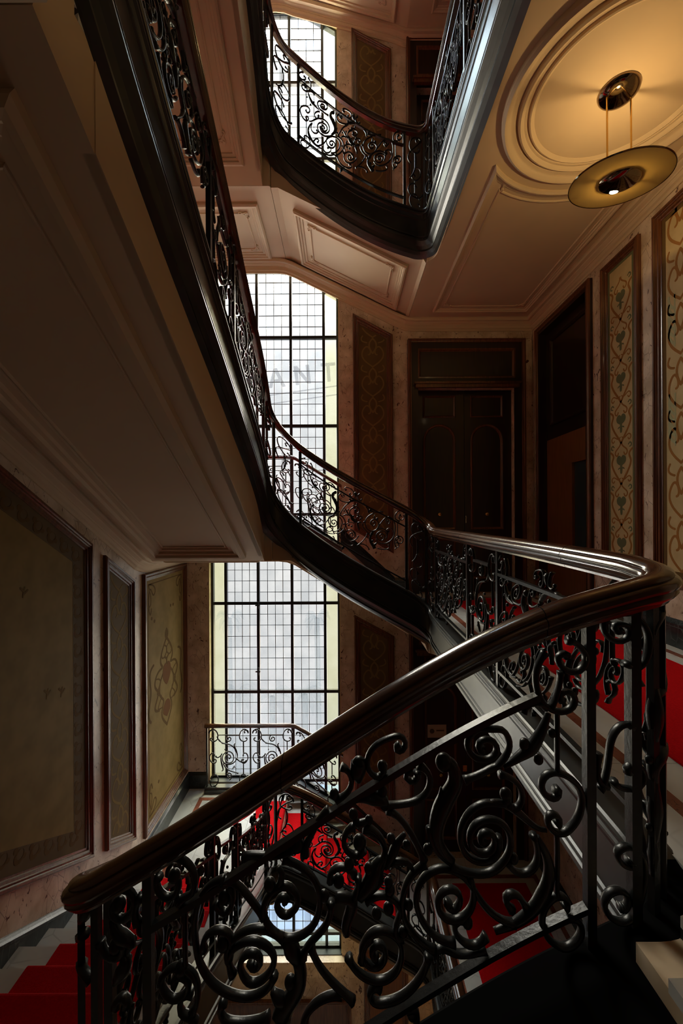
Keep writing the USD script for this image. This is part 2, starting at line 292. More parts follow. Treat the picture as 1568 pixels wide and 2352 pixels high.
# ------------------------------------------------------------------ windows
COLS = [(-1.75, -1.301), (-1.256, -.787), (-.742, -.28)]
MULL = [-1.77, -1.2785, -.7645, -.2635]
BARS = {0: [-6.28, -5.08], 1: [-3.95, -2.60, -1.255], 2: [.092, 1.438, 2.784], 3: [5.50, 6.66]}
WLAB = ['leaded window at the bottom of the well, seen through the ironwork', 'leaded window with yellow borders above the marble corner landing',
        'bright leaded window behind the middle flight, cut by the sloping soffit', 'overexposed tall window at the top behind the upper railing']
for k in range(4):
    wp = win_poly(k); z0, z1 = wp.bounds[1], wp.bounds[3]
    w = thing(f'window_{k+1}', WLAB[k], 'window', (-1.0, YF + .12, z0), kind='structure')
    yg = YF + 0.13
    inner = wp.buffer(-.042, join_style=2)
    obj('window_frame', extrude(wp.difference(inner), .07, 'xz', yg - .03), 'winframe', w)
    lin = Polygon(wp.exterior).difference(wp.buffer(-.012, join_style=2)); lo_ = lin; up_ = trans0(wp, .03); lin = lin.intersection(up_)
    obj('sill', extrude(lo_.difference(up_), .098, 'xz', YF + .001), 'winframe', w)
    obj('jamb', extrude(lin, .098, 'xz', YF + .001), 'jamb', w, label='cream painted window reveal')
    for x in MULL: obj('mullion', extrude(sbox(x - .02, z0, x + .02, z1).intersection(wp), .06, 'xz', yg - .03), 'winframe', w)
    for z in BARS[k]: obj('transom', extrude(sbox(-2.0, z - .022, -.03, z + .022).intersection(wp), .05, 'xz', yg - .026), 'winframe', w)
    zs = [z0] + BARS[k] + [z1]
    rows = []
    for a, b in zip(zs[:-1], zs[1:]):
        nr = max(1, round((b - a) / .1683))
        ref = (b - a) / nr if (a != z0 and b != z1) else .1683
        if a == z0 and b != z1: e = [b - i * ref for i in range(int((b - a) / ref) + 1)][::-1]; e = ([a] if e[0] - a > .02 else []) + e
        elif b == z1: e = [a + i * ref for i in range(int((b - a) / ref) + 1)]; e = e + ([b] if b - e[-1] > .02 else [])
        else: e = [a + i * ref for i in range(nr + 1)]
        rows.append(e)
    colsx = [(-1.958, -1.79, 1)] + [(a, b, 4) for a, b in COLS] + [(-.243, -.072, 1)]
    for ci, (a, b, nc) in enumerate(colsx):
        for bi, e in enumerate(rows):
            yellow = nc == 1 or (k == 0 and bi == 0)
            ee = e if nc > 1 and not (k == 0 and bi == 0) else [e[0], e[-1]]
            for r0, r1 in zip(ee[:-1], ee[1:]):
                for c in range(1 if yellow else nc):
                    n_ = 1 if yellow else nc
                    xa, xb = a + (b - a) * c / n_, a + (b - a) * (c + 1) / n_
                    p = sbox(xa + .002, r0 + .002, xb - .002, r1 - .002).intersection(inner)
                    if p.is_empty or p.area < 2e-4 or not isinstance(p, Polygon): continue
                    m = extrude(p, .004, 'xz', yg).get()
                    t1, t2 = rng.normal(0, .004, 2)
                    v = m[0].copy(); cx, cz = p.centroid.x, p.centroid.y
                    v[:, 1] += (v[:, 0] - cx) * t1 + (v[:, 2] - cz) * t2
                    obj('yellow_pane' if yellow else 'pane', (v, m[1]), 'pane_yellow' if yellow else 'pane', w)
            if nc > 1 and not (k == 0 and bi == 0):
                for z in ee[1:-1]:
                    p = sbox(a, z - .0033, b, z + .0033).intersection(inner)
                    if not p.is_empty: obj('came', extrude(p, .012, 'xz', yg - .006), 'came', w)
                for c in range(1, nc):
                    x = a + (b - a) * c / nc
                    p = sbox(x - .0033, e[0], x + .0033, e[-1]).intersection(inner)
                    if not p.is_empty: obj('came', extrude(p, .012, 'xz', yg - .0065), 'came', w)
    if k == 1:
        for z, hh in ((-1.28, .05), (-2.28, .06)):
            obj('casement_catch', MB().add(bx(-1.29, -1.266, yg - .06, yg - .03, z - hh, z + hh)).add(bx(-1.315, -1.245, yg - .07, yg - .05, z - .008, z + .008)), 'winframe', w)
sl = obj('trim', bx(-2.05, .02, YF - .10, YF + .1, -6.72, -6.5), 'wallmarble', label='veined marble sill under the lowest window', cat='sill', kind='structure')
# what shows faintly through the glass: letters of a sign and palm fronds in the courtyard
sg = thing('rooftop_sign', 'faint grey sign letters on slanting rails, seen through the middle window', 'sign', (-1.0, 6.95, GROUND))
for ch, px, py, rot in (('A', 634, 868, .10), ('N', 694, 861, .12), ('T', 754, 855, .06)):
    a, b = ray(px, py); t = meshkit.text_mesh(ch, .30, .004, bold=True); v = np.array(t.vertices) - t.bounds.mean(0)
    c, s = math.cos(rot), math.sin(rot)
    V = np.stack([a * 6.95 + v[:, 0] * c - v[:, 1] * s, 6.95 + v[:, 2], b * 6.95 + v[:, 0] * s + v[:, 1] * c], 1)
    obj('letter', (V, np.array(t.faces)), 'ghost', sg)
for py in (905, 925):
    P = [np.array([ray(px, py - (px - 640) * .14)[0] * 6.97, 6.97, ray(px, py - (px - 640) * .14)[1] * 6.97]) for px in (330, 640, 940)]
    obj('rail', tube(P, .012, .01, (0, 1, 0), 4), 'ghost', sg)
for x in (-3.1, 1.1): obj('post', bx(x - .03, x + .03, 6.96, 7.02, GROUND, 2.6), 'ghost', sg)
obj('ground', bx(-6, 6, YF + .36, 14, GROUND - .2, GROUND), 'paving', label='grey paving of the courtyard outside the windows', cat='ground', kind='structure')
for i, (px, py, sc) in enumerate(((545, 1590, 1.0), (625, 1600, 1.2), (700, 1595, 1.1), (728, 1420, .8), (525, 1420, .8))):
    a, b = ray(px, py); y = 6.9 + .25 * (i % 2)
    t = thing('palm', ['drooping palm behind the glass, lowest left', 'drooping palm behind the glass, lowest middle', 'drooping palm behind the glass, lowest right', 'palm behind the upper right panes of the landing window', 'palm behind the upper left panes of the landing window'][i], 'palm', (a * y, y, GROUND))
    obj('trunk', tube([(a * y, y, GROUND), (a * y + .03, y, (GROUND + b * y) / 2), (a * y, y, b * y)], .05, .05, (0, 1, 0), 8), 'leafghost', t, smooth=True)
    for q in range(9):
        th = -math.pi / 2 + (q - 4) * .42 + rng.normal(0, .08); L = .42 * sc * (1 - .08 * abs(q - 4))
        p = np.array([[a * y, y + .02 * q, b * y], [a * y + L * .5 * math.cos(th), y + .02 * q, b * y + L * .45 * math.sin(th) + .08], [a * y + L * math.cos(th) * .9, y + .02 * q, b * y + L * math.sin(th)]])
        e = spline(p, .05); wv = .05 * sc * np.sin(np.linspace(.15, math.pi * .98, len(e)))
        d_ = np.gradient(e, axis=0); nn = np.stack([-d_[:, 2], 0 * wv, d_[:, 0]], 1); nn /= np.linalg.norm(nn, axis=1, keepdims=True)
        i_ = np.arange(len(e) - 1); n_ = len(e)
        obj('frond', (np.vstack([e + nn * wv[:, None], e - nn * wv[:, None]]), np.stack([i_, i_ + 1, i_ + 1 + n_, i_ + n_], 1)) if False else MB().add((np.vstack([e + nn * wv[:, None], e - nn * wv[:, None]]), np.stack([i_, i_ + 1, i_ + 1 + n_, i_ + n_], 1))), 'leafghost', t)

# ------------------------------------------------------------------ landings and flights
def inlays(parent, rect, z):
    x0, x1, y0, y1 = rect
    obj('inlay_strip', frame([(x0, y0, z), (x1, y0, z), (x1, y1, z), (x0, y1, z)], (0, 0, 1), [(0, 0), (0, .002), (.06, .002), (.06, 0)]), 'redmarble', parent)
RL = ['ground floor side of the first landing, red runner between marble borders', 'right-hand marble landing beside the painted panels, under the lamp', 'upper right-hand landing above the lit soffit', 'topmost right-hand landing']
for k in range(4):
    fl = thing('floor', ['marble floor of the lower right landing deep in the well', 'marble floor of the right landing at eye level', 'marble floor of the upper right landing', 'marble floor of the topmost right landing'][k], 'floor', (1.9, 3, RF[k]), kind='structure')
    zt = RF[k]
    RP = unary_union([sbox(wr, YN + .003, XR - .003, YF - .003), sbox(.80, YN + .003, wr + .2, wn), sbox(XS, wf, wr + .2, YF - .003)]).difference(WELL).difference(sbox(.5, wn - .235, .93, wn + .1))
    SP = unary_union([sbox(wr, YN + .003, XR - .003, YF - .003), sbox(.80, YN + .003, wr + .2, wn)]).difference(WELL)
    ys = np.linspace(YN, YF, 7)
    for q in range(6):
        for x0, x1 in ((.5, 1.28), (1.28, 2.66), (2.66, XR - .002)):
            p = sbox(x0 + .0015, ys[q] + .0015, x1 - .0015, ys[q + 1] - .0015).intersection(RP)
            if not p.is_empty and p.area > 1e-4: obj('floor_tile', extrude(p, .03, 'xy', zt - .03), 'whitemarble', fl)
    inlays(fl, (1.25, 2.73, YN + .3, YF - .3), zt)
    obj('bedding', extrude(RP, .029, 'xy', zt - .06), 'blackmarble', fl)
    ce = thing('ceiling', ['plaster soffit under the lower right landing', 'plaster soffit under the eye-level right landing', 'lamp-lit plaster soffit with a round moulded rosette', 'shadowed panelled soffit at the very top'][k], 'ceiling', (1.9, 3, RS[k]), kind='structure')
    obj('soffit_slab', extrude(SP, zt - .061 - RS[k], 'xy', RS[k]), 'plaster', ce)
    z = RS[k]; cx, cy = 1.93, 2.86
    if k in (0, 2, 3):
        big = Point(cx, cy).buffer(.86, 48)
        for y0, y1 in ((3.05, 5.86), (YN + .25, 2.66)):
            pg = sbox(1.30, y0, 2.64, y1).difference(big)
            if not isinstance(pg, Polygon): pg = max(pg.geoms, key=lambda g: g.area)
            pg = pg.simplify(.004)
            obj('panel_moulding', frame([(x, y, z) for x, y in list(pg.exterior.coords)[:-1]], (0, 0, -1), [(0, 0), (0, .02), (.015, .032), (.028, .03), (.034, .02), (.05, .018), (.056, .008), (.075, .007), (.078, 0)]), 'plaster', ce)
            pg2 = pg.buffer(-.12, join_style=2).simplify(.004)
            obj('panel_bead', frame([(x, y, z) for x, y in list(pg2.exterior.coords)[:-1]], (0, 0, -1), [(0, 0), (.004, .009), (.012, .012), (.02, .009), (.024, 0)]), 'plaster', ce)
        obj('rosette_ring', lathe([(.76, 0), (.755, -.03), (.735, -.045), (.715, -.04), (.70, -.02), (.685, -.012), (.66, -.012), (.655, 0)], (cx, cy, z), 96), 'plaster', ce, smooth=40)
        obj('rosette_ring', lathe([(.645, 0), (.64, -.024), (.625, -.032), (.61, -.024), (.60, -.010), (.585, -.010), (.58, 0)], (cx, cy, z), 96), 'plaster', ce, smooth=40)
        obj('rosette_ring', lathe([(.57, 0), (.565, -.016), (.555, -.02), (.545, -.012), (.535, -.006), (.53, 0)], (cx, cy, z), 96), 'plaster', ce, smooth=40)
def ornament(parent, o, ux, uy, n, s=.11):
    """acanthus flourish in a panel corner: o corner point, ux, uy the two edge directions, n towards the room"""
    o, ux, uy, n = (np.asarray(a, float) for a in (o, ux, uy, n)); mb = MB()
    for A, B in ((ux, uy), (uy, ux)):
        p = [(.18, .30), (.45, .22), (.75, .30), (.95, .12), (1.15, .22), (1.05, .36), (.92, .30)]
        P = spline([o + A * s * a + B * s * b + n * .006 for a, b in p], .012)
        mb.add(tube(P, np.linspace(.013, .005, len(P)), .009, n, 6, bulbs=(0, .5)))
        P = spline([o + A * s * a + B * s * b + n * .006 for a, b in [(.3, .35), (.5, .55), (.4, .72), (.28, .62)]], .012)
        mb.add(tube(P, .009, .008, n, 6, bulbs=(0, .4)))
    mb.add(blob(o + (ux + uy) * s * .3 + n * .006, (.018, .018, .012), 1))
    obj('corner_ornament', mb, 'plaster', parent, smooth=True)
for k in (2,):
    c = [p for p in stage.GetPrimAtPath('/World').GetChildren() if p.GetName().startswith('ceiling')][-2]
    ce = c
    ornament(ce, (1.40, 5.74, RS[k]), (1, 0, 0), (0, -1, 0), (0, 0, -1)); ornament(ce, (2.54, 5.74, RS[k]), (-1, 0, 0), (0, -1, 0), (0, 0, -1))
    ornament(ce, (1.42, 3.56, RS[k]), (.35, .2, 0), (0.1, .9, 0), (0, 0, -1), .15)

def panel_on(parent, fn, pts, nrm, orn=True, scale=1.0):
    """recess-like double moulding on a soffit plane"""
    P = [np.array([x, y, fn(x, y)]) for x, y in pts]
    obj('panel_moulding', frame(P, nrm, [(a_ * scale, b_ * scale) for a_, b_ in [(0, 0), (0, .03), (.018, .046), (.04, .044), (.05, .028), (.07, .026), (.078, .012), (.105, .010), (.11, 0)]]), 'plaster', parent)
    pg = Polygon(pts).buffer(-.17, join_style=2); q = list(pg.exterior.coords)[:-1]
    obj('panel_bead', frame([(x, y, fn(x, y)) for x, y in q], nrm, [(0, 0), (.004, .009), (.012, .012), (.02, .009), (.024, 0)]), 'plaster', parent)
    if orn:
        nrm = np.asarray(nrm, float) / np.linalg.norm(nrm)
        pg = Polygon(pts).buffer(-.14, join_style=2); q = np.array(list(pg.exterior.coords)[:-1]); Q = np.array([[x, y, fn(x, y)] for x, y in q])
        for i in range(len(Q)):
            a, b = Q[(i + 1) % len(Q)] - Q[i], Q[i - 1] - Q[i]
            ornament(parent, Q[i], a / np.linalg.norm(a), b / np.linalg.norm(b), nrm)
YC = [4.38, 4.68, 4.38]
CL = ['corner landing in front of the lower window', 'middle corner landing behind the iron railing', 'upper corner landing by the bright window', 'topmost corner landing']
for k in range(4):
    if k < 3:
        fl = thing('floor', 'marble floor with red inlay of the ' + CL[k], 'floor', (-1.5, 5.3, CF[k]), kind='structure')
        for q in range(3):
            x0 = XL + .003 + q * .52; obj('floor_tile', extrude(sbox(x0 + .0012, YC[k], min(x0 + .52, XE) - .0012, YF - .003).difference(WELL), .03, 'xy', CF[k] - .03), 'whitemarble', fl)
        inlays(fl, (XL + .24, -.98, YC[k] + .2, YF - .22), CF[k])
        obj('bedding', extrude(sbox(XL + .003, YC[k], XE, YF - .003).difference(WELL), .029, 'xy', CF[k] - .06), 'blackmarble', fl)
    ce = thing('ceiling', 'plaster soffit under the ' + CL[k], 'ceiling', (-1.5, 5.3, CS[k]), kind='structure')
    obj('soffit_slab', extrude(sbox(XL + .003, 4.745, -.805, YF - .003).difference(WELL), CF[k] - .061 - CS[k], 'xy', CS[k]), 'plaster', ce)
    if k in (1, 2): panel_on(ce, lambda x, y: CS[k], [(XL + .16, 4.98), (-1.0, 4.98), (-1.0, YF - .16), (XL + .16, YF - .16)], (0, 0, -1))
for k in range(2):
    fl = thing('floor', ['marble floor of the near corner landing at the lower left', 'marble floor of the near corner landing overhead'][k], 'floor', (-1.5, .5, NF[k]), kind='structure')
    obj('floor_tile', extrude(sbox(XL + .003, YN + .003, -.65, 1.39).difference(WELL), .03, 'xy', NF[k] - .03), 'whitemarble', fl)
    obj('soffit_slab', extrude(sbox(XL + .003, YN + .003, -.755, 1.195).difference(WELL), NF[k] - .031 - NS[k], 'xy', NS[k]), 'plaster', fl)

def stairs(name, label, axis, pos, z0, r, lat, body_pts, runner, rl, going):
    """pos: coordinates of the risers in climbing order along axis; lat: (lo,hi) across; treads above z0"""
    n = len(pos); d = np.sign(pos[1] - pos[0])
    mid = [0, 0, 0]; ia = 0 if axis == 'x' else 1
    mid[ia] = pos[0]; mid[1 - ia] = (lat[0] + lat[1]) / 2; mid[2] = z0
    st = thing(name, label, 'staircase', mid)
    def B(a0, a1, z_0, z_1, l0=lat[0], l1=lat[1]):
        a0, a1 = min(a0, a1), max(a0, a1)
        return bx(a0, a1, l0, l1, z_0, z_1) if axis == 'x' else bx(l0, l1, a0, a1, z_0, z_1)
    top = []
    for i, p in enumerate(pos):
        zt = z0 + r * (i + 1)
        nx = pos[i + 1] if i + 1 < n else p + d * going
        if i + 1 < n: obj('tread', B(p - d * .025, nx, zt - .035, zt), 'whitemarble', st)
        else: obj('tread', B(p - d * .025, p + d * .04, zt - .035, zt), 'whitemarble', st)
        obj('riser', B(p, p + d * .02, zt - r, zt - .035), 'whitemarble', st)
        top += [(p + d * .02, zt - r - .036), (p + d * .02, zt - .036)]
    poly = Polygon(top + body_pts)
    obj('soffit_body', extrude(poly.buffer(0), lat[1] - lat[0], 'xz' if axis == 'x' else 'yz', lat[0]), 'plaster', st)
    # carpet runner folded over the steps
    P = []
    t = .012
    for i, p in enumerate(pos):
        zt = z0 + r * (i + 1); e = p - d * .025
        R_ = .022; ca, cb = e - d * t + d * R_, zt + t - R_
        P += [(e - d * t, zt - r + t)] + [(ca - d * R_ * math.cos(q), cb + R_ * math.sin(q)) for q in np.linspace(0, math.pi / 2, 5)]
    P[0] = (pos[0] - d * (.025 + t), z0 + .001)
    P.append((pos[-1] + d * (going if runner[2] else .02), z0 + r * n + t))
    lo = [(a + d * t if i else a, b - t) for i, (a, b) in enumerate(P)]
    line = LineString(P); body = line.buffer(.0055, cap_style=2, join_style=1)
    c = obj('carpet_runner', extrude(body, runner[1] - runner[0], 'xz' if axis == 'x' else 'yz', runner[0]), 'carpet', label=rl, cat='carpet')
    return st
FLAB = [('lower far flight with a red runner, deep in the well under the window', 'red runner on the lower far flight behind the scrollwork'),
        ('middle far flight crossing in front of the windows on a black stringer', 'red runner on the middle far flight above the black stringer'),
        ('upper far flight near the top of the picture', 'red runner on the upper far flight near the top')]
for k in range(3):
    r = (CF[k] - RF[k]) / 6; pos = [XS - .29 * i for i in range(6)]
    zR, zC = RS[k], CS[k]
    st = stairs('staircase_flight', FLAB[k][0], 'x', pos, RF[k], r, (wf + .07, YF - .004), [(XE - .02, CF[k] - .062), (-.80, CF[k] - .062), (-.80, zC)] + ([(-.59, zC), (.95, zR + .10)] if k < 2 else [(-.72, zC), (.95, zR + .05)]) + [(.985, zR), (.985, RF[k] - .062), (XS - .02, RF[k] - .062)], (wf + .34, YF - .32, False), FLAB[k][1], .29)
    if k in (1, 2):
        q_ = .05 if k == 2 else .10; g = (zC - zR - q_) / (1.67 if k == 2 else 1.54); fn = lambda x, y: zR + q_ + g * (.95 - x)
        panel_on(st, fn, [(-.56, 4.98), (.82, 4.98), (.82, YF - .16), (-.56, YF - .16)], (-g, 0, -1))
# the underside of the flight above the topmost landing
g = (CS[3] - RS[3]) / 1.75
st = thing('staircase_flight', 'panelled underside of the topmost far flight at the upper edge', 'staircase', (0, 5.4, RS[3]))
obj('soffit_body', extrude(Polygon([(-.8, CS[3]), (.99, RS[3]), (.99, RS[3] + .4), (-.8, CS[3] + .36)]), YF - wf - .075, 'xz', wf + .07), 'plaster', st)
panel_on(st, lambda x, y: RS[3] + g * (.95 - x) + .02, [(-.62, 4.98), (.82, 4.98), (.82, YF - .16), (-.62, YF - .16)], (-g, 0, -1))
def zcurb_(k, y): return np.interp(y, [1.6, 3.34, 4.3, 4.7], [[-2.2, -3.2, -3.7, -3.9], [2.08, 1.19, .67, .46], [6.6, 5.65, 5.12, 4.92]][k])
LLAB = [('lower left flight descending along the panelled wall to the corner landing', 'red runner on the stairs at the lower left'), ('left flight overhead with its dark sloping soffit', 'red runner on the left flight overhead'),
        ('top left flight with a plaster soffit behind the upper railing', 'red runner on the top left flight')]
for k in range(3):
    pos = [YC[k] - (.299 if k != 1 else .327) * j for j in range(11)]
    r = ((NF[k] if k < 3 else 0) - CF[k]) / 11
    st = stairs('staircase_flight', LLAB[k][0], 'y', pos, CF[k], r, (XL + .004, wl - .07), [(1.30, NF[k] - .04), (1.20, NS[k]), (4.74, CS[k]), (4.74, CF[k] - .062), (YC[k] - .02, CF[k] - .062)], (-2.0, -1.14, True), LLAB[k][1], .29)
    g = (NS[k] - CS[k]) / (4.74 - 1.20); fn = lambda x, y: CS[k] + g * (4.74 - y)
    Yq = np.linspace(1.5, 4.62, 14); top = [(y_, min(float(zcurb_(k, y_)) - .38, 99)) for y_ in Yq]
    if k > 0: obj('plaster_cheek', extrude(Polygon(top + [(4.62, fn(0, 4.62)), (1.5, fn(0, 1.5))]).buffer(0), .05, 'yz', wl - .115), 'plaster', st)
    if k > 0: panel_on(st, fn, [(XL + .22, 1.35), (-1.06, 1.35), (-1.06, 4.58), (XL + .22, 4.58)], (0, -g, -1), orn=(k == 2), scale=1.5 if k == 1 else 1.0)
NLAB = [('near flight under the camera climbing to the right landing', 'red runner on the near flight beside the foreground railing'), ('near flight overhead, behind the camera view', 'red runner on the near flight overhead')]
for k in range(2):
    n = 6 if k == 0 else 8
    pos = list(np.linspace(-.65, .80, n)); r = (RF[k + 1] - NF[k]) / n
    stairs('staircase_flight', NLAB[k][0], 'x', pos, NF[k], r, (YN + .004, wn - .23), [(.82, RF[k + 1] - .062), (.795, RF[k + 1] - .062), (.795, RS[k + 1]), (-.75, NS[k]), (-.75, NF[k] - .04)], (YN + .3, wn - .52, True), NLAB[k][1], .2)
for k in range(3):
    obj('carpet_runner', bx(1.50, 2.52, YN + .4, YF - .45, RF[k] + .003, RF[k] + .012), 'carpet', label=['red carpet along the lower right landing', 'red carpet along the right landing at eye level', 'red carpet along the upper right landing'][k], cat='carpet')
    obj('carpet_runner', bx(-2.0, -1.14, YC[k] + .06, 5.86, CF[k] + .003, CF[k] + .012), 'carpet', label=['red carpet on the lower corner landing', 'red carpet on the middle corner landing', 'red carpet on the upper corner landing'][k], cat='carpet') if k else None
    obj('carpet_runner', bx(-1.13 if k else -1.2, XE - .04, wf + .34, YF - .32, CF[k] + .003, CF[k] + .012), 'carpet', label=['short red carpet end at the top of the lower far flight', 'short red carpet end at the top of the middle far flight', 'short red carpet end at the top of the upper far flight'][k], cat='carpet')

# cornices, baseboards
tn = [0]
def trim(mesh, mat, label, cat='cornice', smooth=False):
    tn[0] += 1; obj(f'trim_{tn[0]}', mesh, mat, label=label, cat=cat, kind='structure')
def line_sweep(P, lat, prof):
    return sweep(P, np.broadcast_to(np.array(lat, float), (len(P), 3)), prof)
for k in range(1, 4):
    if k < 3:
        g = (NS[k] - CS[k]) / 3.54
        ss = [(XL, 1.2, NS[k]), (XL, 4.60, CS[k] + g * .14), (XL, 4.74, CS[k] + .03), (XL, 4.9, CS[k]), (XL, YF, CS[k])]
        trim(line_sweep(ss, (1, 0, 0), CROWN), 'plaster', ['', 'moulded cornice sloping down the left wall under the dark soffit', 'cornice on the left wall under the upper flight'][k])
    xs = -.80
    P = [(XL, YF, CS[k]), (xs - .14, YF, CS[k]), (xs - .02, YF, CS[k] - .015), (xs + .10, YF, CS[k] - .06), (.82, YF, RS[k] + .07), (.95, YF, RS[k] + .015), (1.08, YF, RS[k]), (XR, YF, RS[k])]
    trim(line_sweep(P, (0, -1, 0), CROWN), 'plaster', ['', 'cornice on the window wall under the middle flight', 'pale cornice bending over the middle window and down to the door wall', 'pale cornice at the upper edge over the topmost window'][k])
    trim(line_sweep([(XR, YF, RS[k]), (XR, YN, RS[k])], (-1, 0, 0), CROWN), 'plaster', ['', 'cornice on the right wall at floor level', 'long cornice on the right wall beside the lamp-lit soffit', 'cornice on the right wall at the very top'][k])
BASE = [(0, 0), (.022, 0), (.022, .17), (.028, .18), (.028, .20), (.018, .215), (.008, .235), (0, .24)]
def baseboard(name, P, lat, label):
    obj(name, line_sweep(P, lat, BASE), 'blackmarble', label=label, cat='baseboard', kind='structure')
for k in range(3):
    n = ['lower', 'middle', 'upper'][k]
    baseboard('baseboard_left', [(XL, YF, CF[k]), (XL, 4.45, CF[k]), (XL, 4.38, CF[k] + .02), (XL, 1.39, NF[k] - .08), (XL, 1.25, NF[k]), (XL, YN, NF[k])], (1, 0, 0), f'black marble baseboard stepping down the left wall beside the {n} left flight')
    baseboard('baseboard_far', [(XL, YF, CF[k]), (-2.03, YF, CF[k])], (0, -1, 0), f'short black baseboard in the corner left of the {n} landing window')
    baseboard('baseboard_far', [(-.02, YF, CF[k] - .30), (.79, YF, RF[k] + .0), (.98, YF, RF[k])], (0, -1, 0), f'black baseboard on the window wall beside the {n} far flight')
    baseboard('baseboard_right', [(XR, YF if k == 0 else 4.62, RF[k]), (XR, YN, RF[k])], (-1, 0, 0), f'black marble baseboard along the {n} right landing')

# ------------------------------------------------------------------ the well edge: a rounded rectangle climbing round and round
SEG = [wf - wn - RCS[3] - RCS[0], wr - wl - RCS[0] - RCS[1], wf - wn - RCS[1] - RCS[2], wr - wl - RCS[2] - RCS[3]]     # right, far, left, near
ARCS = [r * math.pi / 2 for r in RCS]
LOOP = sum(SEG) + sum(ARCS)
START = [0, SEG[0] + ARCS[0], SEG[0] + SEG[1] + ARCS[0] + ARCS[1], SEG[0] + SEG[1] + SEG[2] + ARCS[0] + ARCS[1] + ARCS[2]]
def spos(k, side, c):
    i = 'rfln'.index(side)
    d = [c - (wn + RCS[3]), (wr - RCS[0]) - c, (wf - RCS[1]) - c, c - (wl + RCS[2])][i]
    return k * LOOP + START[i] + d
def plan(s):
    """position and well-side normal at arc length s"""
    s = s % LOOP
    for i in range(4):
        p0 = [(wr, wn + RCS[3]), (wr - RCS[0], wf), (wl, wf - RCS[1]), (wl + RCS[2], wn)][i]
        d = [(0, 1), (-1, 0), (0, -1), (1, 0)][i]
        if s <= SEG[i]: return p0[0] + d[0] * s, p0[1] + d[1] * s, -d[1], d[0]
        s -= SEG[i]
        if s <= ARCS[i]:
            R = RCS[i]
            c = [(wr - R, wf - R), (wl + R, wf - R), (wl + R, wn + R), (wr - R, wn + R)][i]
            a = [0, math.pi / 2, math.pi, -math.pi / 2][i] + s / R
            return c[0] + R * math.cos(a), c[1] + R * math.sin(a), -math.cos(a), -math.sin(a)
        s -= ARCS[i]
    return plan(0)
CTRL = []     # (s, curb, rail)
def ctl(k, side, c, cu, ra): CTRL.append((spos(k, side, c), cu, ra))
ctl(0, 'r', 1.45, -5.01, -4.03); ctl(0, 'r', 3.0, -5.0, -4.03); ctl(0, 'r', 4.45, -4.98, -4.02)
ctl(0, 'f', .74, -4.72, -3.79); ctl(0, 'f', -.45, -4.0, -3.065)
ctl(0, 'l', 4.3, -3.70, -2.80); ctl(0, 'l', 1.6, -2.20, -1.28)
ctl(0, 'n', -.6, -1.995, -.957); ctl(0, 'n', .72, -1.252, -.215)
ctl(1, 'r', 1.45, -1.085, -.122); ctl(1, 'r', 3.0, -1.05, -.10); ctl(1, 'r', 4.45, -1.02, -.078)
ctl(1, 'f', .747, -.80, .150); ctl(1, 'f', -.45, -.05, .855)
ctl(1, 'l', 4.3, .67, 1.54); ctl(1, 'l', 3.34, 1.19, 2.07); ctl(1, 'l', 1.6, 2.08, 3.02)
ctl(1, 'n', -.6, 2.50, 3.45); ctl(1, 'n', .72, 3.30, 4.25)
ctl(2, 'r', 1.45, 3.45, 4.43); ctl(2, 'r', 3.0, 3.45, 4.43); ctl(2, 'r', 4.45, 3.46, 4.43)
ctl(2, 'f', .74, 3.56, 4.49); ctl(2, 'f', -.55, 4.34, 5.34)
ctl(2, 'l', 4.3, 5.12, 6.15); ctl(2, 'l', 1.6, 6.6, 7.6)
_s, _c, _r = map(np.array, zip(*CTRL))
zcurb, zrail = PchipInterpolator(_s, _c), PchipInterpolator(_s, _r)
def srange(k, side):
    i = 'rfln'.index(side); a = k * LOOP + START[i]
    return a - ARCS[i - 1] / 2, a + SEG[i] + ARCS[i] / 2
def spath(a, b, zf, straight=.12):
    n = max(2, int((b - a) / .02)); S = np.linspace(a, b, n)
    Q = np.array([plan(s) for s in S])
    return np.c_[Q[:, :2], zf(S)], np.c_[Q[:, 2:], np.zeros(n)], S
STR = [(-.10, -.10), (-.10, -.004), (-.09, 0), (.026, 0), (.036, -.006), (.040, -.018), (.036, -.03), (.028, -.034), (.028, -.046), (.036, -.054), (.036, -.064), (.024, -.074), (.018, -.10), (.018, -.118),
       (.010, -.124), (.010, -.30), (.020, -.306), (.022, -.318), (.012, -.324), (.012, -.336), (.024, -.342), (.026, -.362), (.014, -.376), (-.01, -.40), (-.03, -.43), (-.03, -.45), (-.06, -.475), (-.10, -.50), (-.10, -.3)]
STRN = [(-.24, -.2), (-.24, -.004), (-.23, 0)] + STR[3:-2] + [(-.24, -.5)]
HAND = [(.0, 0), (.012, -.001), (.023, -.005), (.032, -.011), (.036, -.018), (.034, -.023), (.043, -.027), (.050, -.034), (.052, -.043), (.048, -.051), (.041, -.054), (.045, -.060), (.045, -.069), (.038, -.078), (.028, -.084), (.024, -.094)]
HAND = HAND + [(-x, z) for x, z in HAND[::-1][:-1]]
SIDE = {'r': 'right landing', 'f': 'far flight', 'l': 'left flight', 'n': 'near flight'}
LEV = ['lower', 'middle', 'upper']
RAILLAB = {(0, 'r'): 'iron railing of the lower right landing, its brown handrail seen down the well', (0, 'f'): 'iron railing of the lower far flight against the red runner', (0, 'l'): 'iron railing of the lower left flight, seen edge-on past the foreground rail',
           (0, 'n'): 'big foreground railing of scrolled wrought iron under a dark handrail', (1, 'r'): 'iron railing of the right landing at eye level with a gleaming brown handrail', (1, 'f'): 'iron railing climbing in front of the middle window',
           (1, 'l'): 'iron railing of the left flight climbing overhead to the upper left', (1, 'n'): 'iron railing of the near flight overhead, out over the camera', (2, 'r'): 'upper right landing railing seen from below beside the lit soffit',
           (2, 'f'): 'upper railing in front of the overexposed window', (2, 'l'): 'topmost left railing curving up out of the picture'}
RAILS = {}
